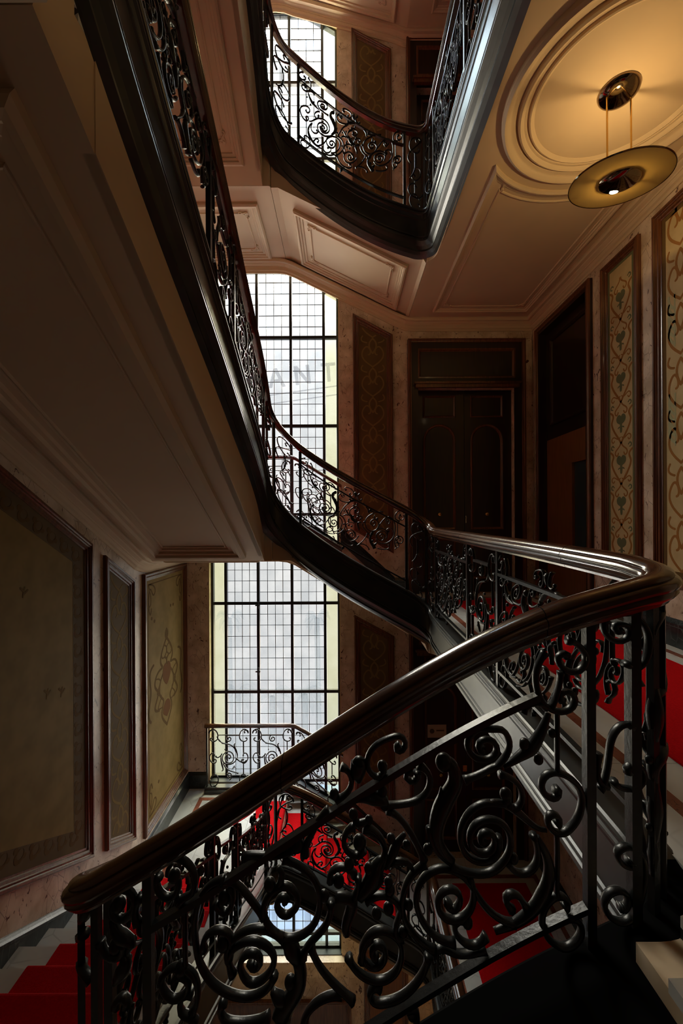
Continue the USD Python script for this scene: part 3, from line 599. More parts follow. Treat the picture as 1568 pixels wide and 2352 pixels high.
for k in range(3):
    for side in 'rfln':
        if (k, side) not in RAILLAB: continue
        a, b = srange(k, side)
        if (k, side) == (2, 'l'): b = spos(2, 'l', 2.6)
        a_, b_ = a, b
        if (k, side) == (0, 'n'): b_ = b + ARCS[3] / 2 + .02
        if (k, side) == (1, 'r'): a_ = a + ARCS[3] / 2 + .02
        P, L, S = spath(a_, b_, zcurb)
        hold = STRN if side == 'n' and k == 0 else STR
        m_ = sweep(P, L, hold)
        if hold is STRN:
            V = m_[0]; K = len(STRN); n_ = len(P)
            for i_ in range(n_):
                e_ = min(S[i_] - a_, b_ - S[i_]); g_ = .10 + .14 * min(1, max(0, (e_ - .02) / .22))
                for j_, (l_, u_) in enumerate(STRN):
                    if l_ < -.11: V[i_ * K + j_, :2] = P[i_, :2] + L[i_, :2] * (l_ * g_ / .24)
        trim(m_, 'blackcurb' if hold is STRN else 'stringer', f'dark moulded stringer edging the {LEV[k]} {SIDE[side]}', 'stringer', smooth=28)  # the near curb gets its shade from the black colour itself
        mid = plan((a + b) / 2)
        t = thing('stair_railing', RAILLAB[(k, side)], 'railing', (mid[0], mid[1], float(zcurb((a + b) / 2))))
        P, L, S = spath(a, b, zrail)
        obj('handrail', sweep(P, L, HAND), 'railwood', t, smooth=35, label='brown moulded wooden handrail')
        hr = stage.GetPrimAtPath(str(t.GetPath()) + '/handrail')
        for js in {(0, 'n'): [.62, 1.38], (1, 'r'): [.55, 2.1], (1, 'f'): [.9], (0, 'r'): [1.7], (1, 'l'): [1.5]}.get((k, side), []):
            P, L, S = spath(a + js, a + js + .0022, zrail); obj('joint', sweep(P, L, [(x * 1.012, z * 1.0 + .0006) for x, z in HAND]), 'blackcurb', hr)
        RAILS[(k, side)] = t

# ------------------------------------------------------------------ scrollwork, traced on the plane of the foreground railing
OFF = dict(A=(700, 1550, 3.4844), B=(400, 1900, 3.4844), C=(800, 1900, 3.4844), D=(1118, 1900, 3.4844), E=(1118, 1250, 3.4844), F=(1118, 1500, 3.4844), G=(0, 1900, 3.4844), H=(784, 1500, 2.0), J=(100, 1980, 3.409))
def hit(px, py):
    """where the sight line of a photo point meets the upright surface of the foreground railing: (s, z)"""
    u, w = ray(px, py)
    best = None
    for s in HS:
        pass
    return best
HS = np.linspace(spos(0, 'n', wl + RCS[2]) - ARCS[2] * .98, spos(0, 'n', wr - RCS[3]) + ARCS[3] * .98, 900)
HQ = np.array([plan(s)[:2] for s in HS])
HT = HQ[:, 0] / HQ[:, 1]
def hit(px, py):
    u, w = ray(px, py)
    front = HQ[:, 1] < 1.45
    i = int(np.argmin(np.abs(HT - u) + (~front) * 9))
    j = min(max(i, 1), len(HS) - 2)
    # linear refine
    k = j - 1 if (HT[j] - u) * (HT[j - 1] - u) <= 0 else j
    d = HT[k + 1] - HT[k]; t = 0 if abs(d) < 1e-9 else min(max((u - HT[k]) / d, 0), 1)
    s = HS[k] + (HS[k + 1] - HS[k]) * t; y = HQ[k, 1] + (HQ[k + 1, 1] - HQ[k, 1]) * t
    return s, w * y
def parse(txt):
    out, crop = [], None
    for w in txt.split():
        if w.isalpha(): crop = w
        else:
            x, y = map(float, w.split(',')); o = OFF[crop]; out.append((o[0] + x / o[2], o[1] + y / o[2]))
    return out
# kind: s scroll, l leaf (tapered, thick), b knob, r plain rod; the numbers are half widths in mm at start, middle, end
NEAR = [
 # C-scroll column left of the right newel
 ('s', 9, 'E 470,862 430,920 395,1010 390,1100 405,1180 450,1270 520,1325 600,1340 670,1310 700,1250 680,1195 620,1180 580,1205 600,1250'),
 ('s', 9, 'E 640,768 720,800 780,870 790,930 750,1000 690,1025 620,1000 575,950 570,900 605,878 640,895'),
 ('s', 7, 'E 590,1020 575,1120 545,1230 510,1300'),
 ('r', 7, 'F 560,470 560,965'),
 ('s', 9, 'F 545,1085 570,1120 530,1160 465,1130 435,1060 460,985 530,955 620,975 700,1030 750,1110 755,1210 725,1310 660,1400 590,1440 520,1415 485,1350 495,1300 540,1290 575,1330 550,1375'),
 ('r', 7, 'F 555,1440 D 558,80 558,560'),
 ('s', 9, 'D 610,645 640,610 610,555 545,550 490,590 450,660 440,760 470,860 530,925 610,960 690,930 745,860 750,790 705,735 640,715'),
 # second C column right of the newel, round the corner
 ('s', 8, 'F 1160,590 1080,575 1020,630 985,720 970,840 950,960 925,1050 895,1090'),
 ('s', 8, 'F 1010,1020 1050,1065 1130,1085 1210,1060 1250,990 1235,920 1180,890 1125,910 1130,955'),
 ('s', 8, 'F 890,800 880,900 890,1010 960,1060'),
 ('s', 8, 'D 1130,255 1165,300 1120,310 1060,270 1040,200 1090,155 1170,165 1235,230 1260,330 1250,450 1215,590 1160,710 1080,755 1000,730 945,660 940,580 990,515 1070,505 1120,550 1110,630 1060,640'),
 ('s', 8, 'E 1075,690 1030,690 1020,650 1070,640 1130,660 1130,730 1080,775 1000,765 945,710 930,650 960,605'),
 ('s', 8, 'E 1100,545 1180,570 1245,630 1285,720 1290,820 1265,920 1210,985 1150,980 1100,950'),
 # big upper spiral
 ('s', 9, 'A 1275,845 1350,815 1430,780 1510,740 F 70,910 130,850 175,760 170,680 120,615 A 1480,435 1400,430 1330,475 1300,550 1320,620 1380,670 1460,675 1525,630 1530,565 1480,520 1410,530 1390,580 1430,605'),
 # large middle spiral
 ('s', 9, 'H 757,655 752,688 720,692 670,688 615,708 568,758 545,830 556,900 598,945 655,956 700,935 722,890 715,845'),
 ('s', 9, 'H 500,975 560,1002 620,1013 680,1006 735,968 768,915 776,860 758,805 715,770 655,766 608,795 588,845 600,895 642,920 685,908 704,870 692,832 655,825 638,850 655,868'),
 # lower right spiral and long S band
 ('s', 9, 'C 850,925 760,905 680,860 610,780 560,680 540,570 570,450 640,370 740,328 840,345 920,395 990,480 1060,590 1140,680 1230,740 1330,770'),
 ('s', 9, 'C 960,400 995,480 1000,570 970,660 900,725 820,740 750,705 715,630 725,555 780,500 845,500 890,550 880,620 835,655 795,630 800,590'),
 ('s', 9, 'C 620,290 545,340 480,420 440,530 430,640 455,750 520,850 600,930 690,985'),
 ('s', 7, 'C 690,1010 740,965 800,985 870,1010 980,1005 1100,975'),
 ('l', (8, 20, 9), 'D 60,830 140,800 230,760 330,690 410,600 465,500 495,390 490,280 450,170 400,80'),
 ('s', 9, 'D 200,660 160,610 150,560 190,530 240,540 280,590 320,650'),
 ('s', 8, 'C 1100,870 1010,940 940,930 880,880 850,820 860,760 920,735'),
 ('b', 16, 'C 950,760'), ('b', 14, 'C 480,620'), ('b', 14, 'C 1320,250'),
 ('s', 8, 'C 1270,270 1310,335 1390,368 1470,330 1510,250 1505,150 1475,60'),
 ('s', 8, 'F 100,970 190,1000 255,1060 280,1140 260,1215 210,1240 165,1200'),
 ('b', 17, 'F 150,1130'),
 ('l', (7, 12, 6), 'F 0,1215 60,1190 130,1205 210,1245 300,1320 380,1385 470,1415'),
 ('l', (6, 20, 8), 'F 130,910 200,870 270,820 340,770 400,690 450,590 490,480'),
 ('b', 16, 'F 300,730'), ('b', 14, 'F 410,850'),
 ('s', 7, 'F 470,440 420,405 360,405 310,430 290,475'),
 ('b', 12, 'F 520,640'),
 # tall leaf left of the spirals
 ('l', (15, 27, 12), 'A 1100,715 1150,700 1190,760 1200,860 1150,960 1090,1080 1055,1200 1060,1320 1110,1420 1180,1490'),
 ('l', (3, 9, 10), 'A 1090,900 1085,960 1070,1050 1050,1150'),
 ('b', 24, 'A 1110,700'), ('b', 14, 'A 985,1395'), ('b', 11, 'A 1020,1370'),
 ('l', (9, 15, 6), 'C 640,0 680,120 740,210 800,270 850,320'),
 # centre, above and on the upper bar
 ('s', 8, 'A 760,560 730,590 745,610 790,590 800,530 760,490 690,500 620,530 560,570 510,640 500,720 530,790 580,815 620,790 625,740'),
 ('b', 15, 'A 620,730'), ('b', 22, 'A 435,720'), ('l', (24, 24, 10), 'A 430,700 425,770 430,850'),
 ('s', 8, 'A 290,735 345,770 372,830 365,900 320,960 250,1000'), ('b', 14, 'A 235,955'),
 ('s', 8, 'A 860,775 810,790 820,840 870,850 900,815 895,775'),
 ('s', 9, 'A 910,720 970,765 1000,830 985,920 930,985 850,1020 760,1035 640,1045'),
 ('l', (7, 22, 12), 'A 380,1010 470,980 560,985 640,1020 620,1060'), ('b', 15, 'A 620,930'),
 ('s', 9, 'A 660,1080 740,1130 810,1210 870,1310 920,1410 950,1480'),
 ('s', 8, 'A 400,1215 345,1240 312,1310 325,1390 375,1435 430,1440 470,1400'),
 ('b', 20, 'A 438,1340'), ('b', 14, 'A 388,1115'), ('b', 12, 'A 513,1160'), ('l', (8, 13, 6), 'A 390,1120 430,1190 470,1180 515,1160'),
 ('s', 8, 'A 480,1215 560,1250 620,1330 642,1420 630,1500 590,1568'),
 ('s', 8, 'A 190,1080 130,1130 70,1220 25,1330 5,1440'),
 ('b', 13, 'A 690,1310'), ('l', (6, 14, 8), 'A 800,1270 760,1320 720,1390 680,1480 640,1540'), ('b', 12, 'A 815,1360'),
 ('l', (6, 10, 10), 'A 860,1560 830,1510 760,1490 690,1520'),
 # lower centre
 ('l', (16, 30, 10), 'C 90,560 150,480 210,390 230,310 280,250'), ('b', 15, 'C 165,330'), ('b', 13, 'C 320,440'), ('b', 15, 'C 330,500'),
 ('s', 8, 'C 220,360 270,260 290,180 260,100 200,45 120,10'),
 ('s', 8, 'C 140,590 220,550 300,545 375,590 415,665 395,740 375,810 390,870 440,880'), ('b', 14, 'C 440,840'), ('b', 16, 'C 320,650'), ('b', 15, 'C 225,690'),
 ('s', 9, 'C 230,1045 190,1010 200,955 250,935 290,980 285,1060 225,1110 150,1090 108,1020 120,930 180,850 260,820 340,845 405,910 425,1000 405,1110 340,1190 250,1225 150,1205 60,1140 0,1040'),
 ('s', 9, 'C 640,1030 615,1120 560,1220 480,1310 390,1370 290,1400 210,1395 170,1340 200,1280 255,1290'),
 ('s', 7, 'C 460,1450 540,1460 540,1560'), ('b', 17, 'C 510,1490'),
 # left half
 ('s', 9, 'B 560,240 660,222 780,228 890,205 960,170'), ('b', 20, 'B 985,140'), ('l', (5, 12, 9), 'B 1140,0 1080,90 1040,180 1030,240'),
 ('s', 9, 'B 870,250 970,290 1060,350 1130,440 1165,550 1155,680 1100,800 1000,870 900,885 800,840 735,750 715,650 745,560 810,490 890,465 960,510 990,590 960,660 900,700 840,670 825,600 860,560 895,590'),
 ('s', 9, 'B 370,440 450,430 530,480 600,560 660,640 720,720'),
 ('l', (7, 11, 7), 'B 830,320 860,380 850,440 810,490'), ('b', 18, 'B 765,460'),
 ('s', 9, 'B 610,1080 650,1120 690,1080 660,1015 590,1010 535,1070 540,1160 610,1240 700,1220 770,1150 800,1060 770,980 700,925 620,905 530,930 460,990 440,1080 470,1180'),
 ('s', 9, 'B 440,1060 430,960 490,880 580,825 690,808 790,840 870,890'),
 ('s', 9, 'B 800,1180 760,1270 680,1330 570,1355 450,1330 340,1270 250,1170 195,1050 170,900 165,760 190,620 250,500 340,430 400,425'),
 ('s', 8, 'B 240,980 250,880 320,825 400,825 450,870 455,930'), ('b', 20, 'B 395,930'),
 ('s', 9, 'B 1250,600 1245,700 1200,800 1130,880 1070,950 1030,1040'), ('b', 15, 'B 1200,550'), ('l', (16, 26, 14), 'B 880,900 930,950 960,1020 1010,1070'),
 ('s', 9, 'B 1095,955 1150,1090 1240,1210 1330,1300 1430,1390'),
 ('l', (16, 22, 30), 'B 980,1050 1010,1150 1000,1250 950,1350 890,1440 860,1520'), ('l', (10, 22, 10), 'B 790,1310 850,1380 910,1400'),
 ('b', 18, 'B 930,1240'),
 ('s', 9, 'B 400,1400 370,1460 400,1530 500,1560 640,1550 760,1510'),
 ('s', 9, 'B 1340,1335 1240,1350 1140,1400 1070,1480 1045,1560'),
 ('s', 8, 'B 1250,430 1255,360 1310,320 1390,325 1440,380'), ('b', 15, 'B 1400,290'), ('b', 17, 'B 1315,430'), ('l', (14, 18, 12), 'B 1290,560 1350,560 1420,590 1400,700 1380,850'),
 ('s', 8, 'B 1440,560 1470,470 1470,400'),
 ('s', 9, 'B 1500,1070 1520,960 1568,880'),
 # C column right of the left newel
 ('s', 9, 'G 1250,330 1300,270 1380,240 1460,255 1530,320 1560,410 1540,520 1480,560 1440,600'),
 ('s', 9, 'G 1275,390 1255,450 1280,520 1340,560 1400,540 1430,470 1410,400 1360,380'),
 ('b', 18, 'G 1395,390'), ('b', 14, 'G 1430,590'), ('r', 7, 'G 1482,660 1482,1120'),
 ('s', 9, 'G 1420,1260 1390,1230 1420,1190 1480,1200 1510,1260 1480,1330 1400,1370 1330,1330 1295,1250 1320,1170 1390,1120 1470,1120 1540,1170 1580,1260 1580,1380 1540,1480'),
 ('b', 18, 'B 400,560'),  ('s', 8, 'B 440,470 470,540 460,620 420,680 370,660 330,600'),
 ('b', 20, 'B 60,1130'), ('s', 8, 'B 150,1330 90,1340 50,1400 60,1480 120,1510 170,1560'),
]
CORNERL = [ # ironwork round the near left corner, left of the newel
 ('s', 10, 'J 600,205 660,215 700,260 715,320 690,390 630,440 570,430 540,380 570,330'), ('b', 20, 'J 590,330'), ('b', 20, 'J 570,650'),
 ('s', 11, 'J 440,620 470,690 530,740 590,740 630,680 620,620'), ('s', 11, 'J 320,560 280,580 240,570'), ('s', 10, 'J 740,480 720,420 730,340 770,270'),
 ('l', (12, 22, 10), 'J 620,720 640,800 600,880 560,940'), ('s', 10, 'J 570,1130 600,1060 640,1060 650,1120'), ('l', (10, 20, 10), 'J 540,450 560,520 610,580 680,620 660,690'),
 ('s', 10, 'J 300,790 330,870 380,930'), ('l', (10, 18, 10), 'J 300,460 330,400 350,330'),
]
def half(a, n, kind):
    if kind == 'l':
        x = np.linspace(0, 1, n); return np.interp(x, [0, .5, 1], a) / 1000
    return np.full(n, a / 1000)
def resolve(items):
    out = []
    for kind, a, txt in items:
        P = parse(txt); Q = np.array([hit(*p) for p in P])
        out.append((kind, a, Q))
    return out
NEARQ = resolve(NEAR)
S_L, S_R = hit(341, 2100)[0], hit(1353, 1900)[0]         # newels of the foreground panel
def norm(Q): return np.c_[(Q[:, 0] - S_L) / (S_R - S_L), (Q[:, 1] - zcurb(Q[:, 0])) / (zrail(Q[:, 0]) - .1 - zcurb(Q[:, 0]))]
WIDE = [(k, a, norm(Q)) for k, a, Q in NEARQ]
WIDE = [w for w in WIDE if w[2][:, 0].min() > -.03 and w[2][:, 0].max() < 1.03]
# the narrow panel, drawn in a 365 x 445 box
NW = [
 ('s', 'curl_tl', [(45, 40), (52, 28), (40, 18), (22, 25), (18, 42), (30, 22), (55, 12), (80, 28), (92, 60), (85, 90), (58, 104), (35, 98), (28, 84), (42, 78)]),
 ('r', '', [(58, 104), (58, 190)]), ('s', '', [(60, 215), (60, 200), (45, 192), (28, 205), (22, 232), (35, 258), (58, 270), (78, 256), (70, 240), (58, 246)]),
 ('r', '', [(60, 275), (60, 356)]), ('s', '', [(48, 370), (35, 372), (30, 388), (45, 360), (72, 356), (92, 385), (86, 422), (60, 444), (34, 440), (28, 420), (42, 410)]),
]
NWM = [(k, c, [(365 - x + 0, y) for x, y in p]) for k, c, p in NW]
NWC = [
 ('s', '', [(182, 232), (198, 226), (192, 208), (168, 206), (152, 228), (166, 260), (198, 266), (222, 240), (216, 200), (182, 180), (145, 195), (128, 232), (145, 268), (190, 278), (228, 262), (248, 232)]),
 ('l', (4, 11, 6), [(255, 232), (252, 195), (238, 160), (228, 132), (238, 120)]), ('l', (5, 11, 5), [(118, 212), (118, 250), (128, 290), (134, 320), (122, 328)]),
 ('l', (4, 8, 4), [(82, 66), (105, 98), (128, 115)]), ('s', '', [(125, 115), (160, 122), (195, 130), (225, 150), (240, 178)]), ('s', '', [(172, 56), (160, 80), (170, 100), (192, 100), (202, 82), (186, 72), (178, 88)]),
 ('s', '', [(138, 270), (158, 305), (190, 326), (225, 336), (262, 348)]), ('s', '', [(188, 395), (205, 370), (192, 345), (168, 352), (172, 378), (190, 372)]), ('l', (3, 7, 3), [(208, 318), (222, 300), (232, 285)]),
 ('s', '', [(72, 215), (92, 226), (112, 214), (125, 198)]), ('s', '', [(252, 238), (280, 258), (306, 262), (330, 248)]), ('b', 9, [(75, 215)]), ('b', 9, [(298, 250)]), ('b', 9, [(150, 165)]), ('b', 9, [(232, 300)]),
]
NARROW = [(k, a if k != 's' and k != 'r' else 6, np.array([((x) / 365, 1 - y / 445) for x, y in p], float)) for k, a, p in NW + NWM + NWC]
CORN = [(k, a if k != 's' and k != 'r' else 6, np.array([((x - 8) / 100, 1 - y / 445) for x, y in p], float)) for k, a, p in NW]

def emit(t, kind, a, S, Z, scale=1.0, depth=.0135):
    Q = np.array([plan(s) for s in S])
    P = np.c_[Q[:, :2], Z]; lat = np.c_[Q[:, 2:], np.zeros(len(P))]
    if kind == 'b':
        r = a / 1000 * scale; obj('knob', blob(P[0], (r, r, r * 1.15), 2), 'iron', t, smooth=True); return
    if kind == 'l':
        obj('leaf', tube(P, half(a, len(P), 'l') * scale, np.minimum(half(a, len(P), 'l') * .9, .02) * scale + .004, lat, 8, bulbs=(0, 0)), 'iron', t, smooth=True)
    elif kind == 'r':
        obj('rod', tube(P, a / 1000 * scale, depth * .8, lat, 8), 'iron', t, smooth=True)
    else:
        obj('scroll', tube(P, a / 1000 * scale, depth * scale ** .5, lat, 8, bulbs=(.55, .55)), 'iron', t, smooth=True)
def curve(Q, kind):
    if kind == 'b': return Q
    return spline(Q, .012 if kind != 'r' else .03)
def panel(t, design, s0, s1, scale=1.0, skip=0):
    for kind, a, q in design:
        q = np.asarray(q, float)
        L = s1 - s0
        if kind != 'b':
            h = np.array([1.0]); x = q.copy(); x[:, 0] *= L; x[:, 1] *= .85
            x = spline(x, .016 if kind != 'r' else .05); x[:, 0] /= L; x[:, 1] /= .85
        else: x = q
        S = s0 + x[:, 0] * L
        Z = zcurb(S) + x[:, 1] * (zrail(S) - .1 - zcurb(S))
        emit(t, kind, a, S, Z, scale)
def newel(t, s, w=.015):
    x, y, nx, ny = plan(s); z0, z1 = float(zcurb(s)) - .01, float(zrail(s)) - .09
    c, d = np.array([x, y]), np.array([nx, ny]); e = np.array([-ny, nx])
    m = bx(-w, w, -w, w, z0, z1); v = m[0].copy(); xy = c + v[:, :1] * d + v[:, 1:2] * e; v[:, :2] = xy
    obj('newel', (v, m[1]), 'iron', t)
def bar(t, s0, s1, h, w=.009, d=.014):
    n = max(2, int((s1 - s0) / .04)); S = np.linspace(s0, s1, n); Q = np.array([plan(s) for s in S])
    Z = zcurb(S) + h * (zrail(S) - .1 - zcurb(S))
    obj('bar', sweep(np.c_[Q[:, :2], Z], np.c_[Q[:, 2:], np.zeros(n)], [(-d, -w), (d, -w), (d, w), (-d, w)]), 'iron', t)
# foreground railing
t = RAILS[(0, 'n')]
for kind, a, Q in NEARQ:
    x = curve(Q, kind); emit(t, kind, a, x[:, 0], x[:, 1], 1.0, .015)
for kind, a, Q in resolve(CORNERL):
    x = curve(Q, kind); emit(t, kind, a, x[:, 0], x[:, 1], 1.0, .015)
newel(t, S_L, .013); newel(t, S_R, .0135)
for px, py, w in ((180, 2200, .010), (222, 2200, .011), (1455, 1800, .0145)): newel(t, hit(px, py)[0], w)
def hfrac(px, py):
    s, z = hit(px, py); return (z - float(zcurb(s))) / (float(zrail(s)) - .1 - float(zcurb(s)))
HU, HL = hfrac(1050, 1690), hfrac(1060, 2232)
bar(t, S_L, hit(1237, 1590)[0], HU, .011, .014); bar(t, S_L, S_R, HL, .009, .014)
# the leaf-laden corner post on the right
for i, (px, y0, y1, r) in enumerate(((1500, 1385, 1480, 12), (1505, 1470, 1600, 17), (1500, 1580, 1700, 22), (1502, 1690, 1800, 19), (1500, 1790, 1930, 18), (1497, 1920, 2010, 13))):
    Q = np.array([hit(px, y0), hit(px + 3, (y0 + y1) / 2), hit(px, y1)]); x = spline(Q, .015)
    emit(t, 'l', (r * .55, r * 1.15, r * .5), x[:, 0], x[:, 1])
for px, py, r in ((1522, 1700, 11), (1512, 1560, 11), (1516, 1640, 12), (1490, 1745, 12), (1514, 1850, 11), (1490, 1900, 10)):
    s, z = hit(px, py); emit(t, 'b', r, np.array([s]), np.array([z]))
newel(t, hit(1500, 1800)[0], .011)

def lay(k, side, plan_):
    t = RAILS[(k, side)]
    first = True
    for kind, c0, c1 in plan_:
        s0, s1 = sorted((spos(k, side, c0), spos(k, side, c1)))
        if first: newel(t, s0); first = False
        newel(t, s1)
        if kind == 'W':
            panel(t, WIDE, s0, s1, .72); bar(t, s0, s1, HU); bar(t, s0, s1, HL)
        elif kind == 'N':
            panel(t, NARROW, s0, s1, 1.0); L = s1 - s0
            bar(t, s0 + L * .25, s0 + L * .75, 1 - 55 / 445); bar(t, s0 + L * .25, s0 + L * .75, 1 - 412 / 445)
def corner(k, side, at_end):
    """post and C-scrolls in half of a corner"""
    t = RAILS[(k, side)]; i = 'rfln'.index(side); a = k * LOOP + START[i]
    if at_end: s0, s1 = a + SEG[i] - .10, a + SEG[i] + ARCS[i] / 2
    else: s0, s1 = a - ARCS[i - 1] / 2, a + .10
    panel(t, CORN, s0 + .02, s1 - .01, .95)
    panel(t, [('s', 6, [(.1, .2), (.5, .16), (.9, .24), (.7, .34), (.45, .3)]), ('s', 6, [(.2, .92), (.6, .82), (.9, .7), (.75, .62)]), ('l', (4, 10, 4), [(.6, .78), (.45, .66), (.6, .5), (.8, .42)])], s0, s1)
    newel(t, s1 - .004 if at_end else s0 + .004, .011)
for k in range(3):
    lay(k, 'r', [('W', 1.42, 2.62), ('N', 2.62, 3.25), ('W', 3.25, 4.35)])
    lay(k, 'f', [('W', .73, -.47)])
    corner(k, 'r', True); corner(k, 'f', False); corner(k, 'f', True); corner(k, 'l', False)
    if k < 2:
        lay(k, 'l', [('W', 4.35, 3.15), ('N', 3.15, 2.58), ('W', 2.58, 1.45)])
    else: lay(k, 'l', [('W', 4.35, 3.15)])
lay(1, 'n', [('W', -.55, .72)])
corner(1, 'r', False)

# window-side guard railings on the corner landings
for k in range(3):
    y = YF - .10; zf = CF[k]
    zc = zf + .085
    t = thing('window_guard', ['iron guard railing with a brown handrail before the lower left landing window', 'iron guard railing behind the middle railing, before the bright window', 'iron guard railing at the foot of the topmost window'][k], 'railing', (-1.1, y, zf))
    P = [(-2.03, zc), (-.80, zc), (-.72, zc - .01), (-.62, zc - .06), (.0, zc - .44)]
    X = np.array([p[0] for p in P]); Zc = PchipInterpolator(X, [p[1] for p in P])
    xs = np.unique(np.r_[-2.03, np.linspace(-.85, -.55, 14), .0]); H = .92
    lat = np.broadcast_to([0, -1.0, 0], (len(xs), 3))
    obj('handrail', sweep(np.c_[xs, np.full(len(xs), y), Zc(xs) + H], lat, [(a * .62, b * .62) for a, b in HAND]), 'railwood', t, smooth=35, label='brown moulded wooden handrail')
    obj('base_curb', sweep(np.c_[xs, np.full(len(xs), y), Zc(xs)], lat, [(-.06, -.10), (-.06, 0), (.03, 0), (.03, -.03), (.05, -.04), (.05, -.10)]), 'stringer', t)
    def nw(x): obj('newel', bx(x - .011, x + .011, y - .011, y + .011, float(Zc(x)), float(Zc(x)) + H - .05), 'iron', t)
    edges = [(-2.0, -1.36), (-1.36, -.72), (-.72, -.06)]
    nw(-2.0)
    for x0, x1 in edges:
        nw(x1)
        for kind, a, q in NARROW:
            qq = np.c_[q[:, 0] * (x1 - x0), q[:, 1] * (H - .06)]
            if kind != 'b': qq = spline(qq, .016 if kind != 'r' else .05)
            pts = np.c_[x0 + qq[:, 0], np.full(len(qq), y), Zc(x0 + qq[:, 0]) + qq[:, 1]]
            if kind == 'b': obj('knob', blob(pts[0], .009, 1), 'iron', t, smooth=True)
            elif kind == 'l': obj('leaf', tube(pts, half(a, len(pts), 'l') * 1.2, half(a, len(pts), 'l') * .9 + .003, (0, 1, 0), 6), 'iron', t, smooth=True)
            else: obj('scroll' if kind == 's' else 'rod', tube(pts, .0078, .012, (0, 1, 0), 6, bulbs=(.5, .5) if kind == 's' else (0, 0)), 'iron', t, smooth=True)
        for f in (1 - 55 / 445, 1 - 412 / 445):
            xa, xb = x0 + (x1 - x0) * .25, x0 + (x1 - x0) * .75; zz = f * (H - .06)
            obj('bar', tube([(xa, y, float(Zc(xa)) + zz), ((xa + xb) / 2, y, float(Zc((xa + xb) / 2)) + zz), (xb, y, float(Zc(xb)) + zz)], .007, .010, (0, 1, 0), 4), 'iron', t)

# ------------------------------------------------------------------ painted wall panels
def onwall(wallname):
    if wallname == 'left': return (lambda a, z, o=0: np.array([XL + o, a, z])), np.array([1.0, 0, 0]), np.array([0, 1.0, 0])
    if wallname == 'right': return (lambda a, z, o=0: np.array([XR - o, a, z])), np.array([-1.0, 0, 0]), np.array([0, 1.0, 0])
    return (lambda a, z, o=0: np.array([a, YF - o, z])), np.array([0, -1.0, 0]), np.array([1.0, 0, 0])
def decal(parent, poly, wallname, o, mat, name, th=.0008):
    if poly.is_empty: return
    at, n, _ = onwall(wallname); mb = MB()
    for p in ([poly] if isinstance(poly, Polygon) else [g for g in poly.geoms if isinstance(g, Polygon)]):
        if p.area < 1e-6: continue
        m = trimesh.creation.extrude_polygon(p.simplify(.001), th); v = np.array(m.vertices)
        mb.add((np.array([at(a, z, o + t) for a, z, t in v]), np.array(m.faces)))
    if mb.v: obj(name, mb, mat, parent)
def sp(P, w): return LineString(spline(np.array(P, float), .015)).buffer(w, 3)
def mir(p): return unary_union([p, trans(p, -1)])
def trans(p, sx=1, sy=1, dx=0, dy=0):
    from shapely import affinity
    return affinity.translate(affinity.scale(p, sx, sy, origin=(0, 0)), dx, dy)
OGEE = mir(unary_union([sp([(0, -.03), (.045, .04), (.095, .12), (.118, .20), (.10, .25), (.135, .31)], .010), sp([(.006, .40), (.035, .345), (.075, .30), (.06, .265), (.035, .29)], .007), sp([(.01, .03), (.05, .02), (.095, .045), (.12, .02), (.105, -.01), (.085, .005)], .006)]))
BUD = mir(unary_union([Polygon(spline(np.array([(0, .24), (.03, .262), (.056, .235), (.05, .19), (.02, .165), (0, .16), (0, .24)], float), .01)), sp([(0, .17), (.004, .13), (0, .085)], .011), sp([(.0, .12), (.022, .135), (.035, .125)], .006), sp([(.09, .36), (.115, .375), (.125, .35), (.105, .335)], .006)]))
def arab(w):   # faint arabesque for the brownish borders
    return mir(unary_union([sp([(0, 0), (w * .6, .08), (w * .9, .2), (w * .5, .3), (w * .2, .24), (w * .35, .18)], .011), sp([(0, .2), (w * .3, .33), (0, .42)], .012), sp([(w * .5, .36), (w * .95, .40), (w * .85, .46)], .010)]))
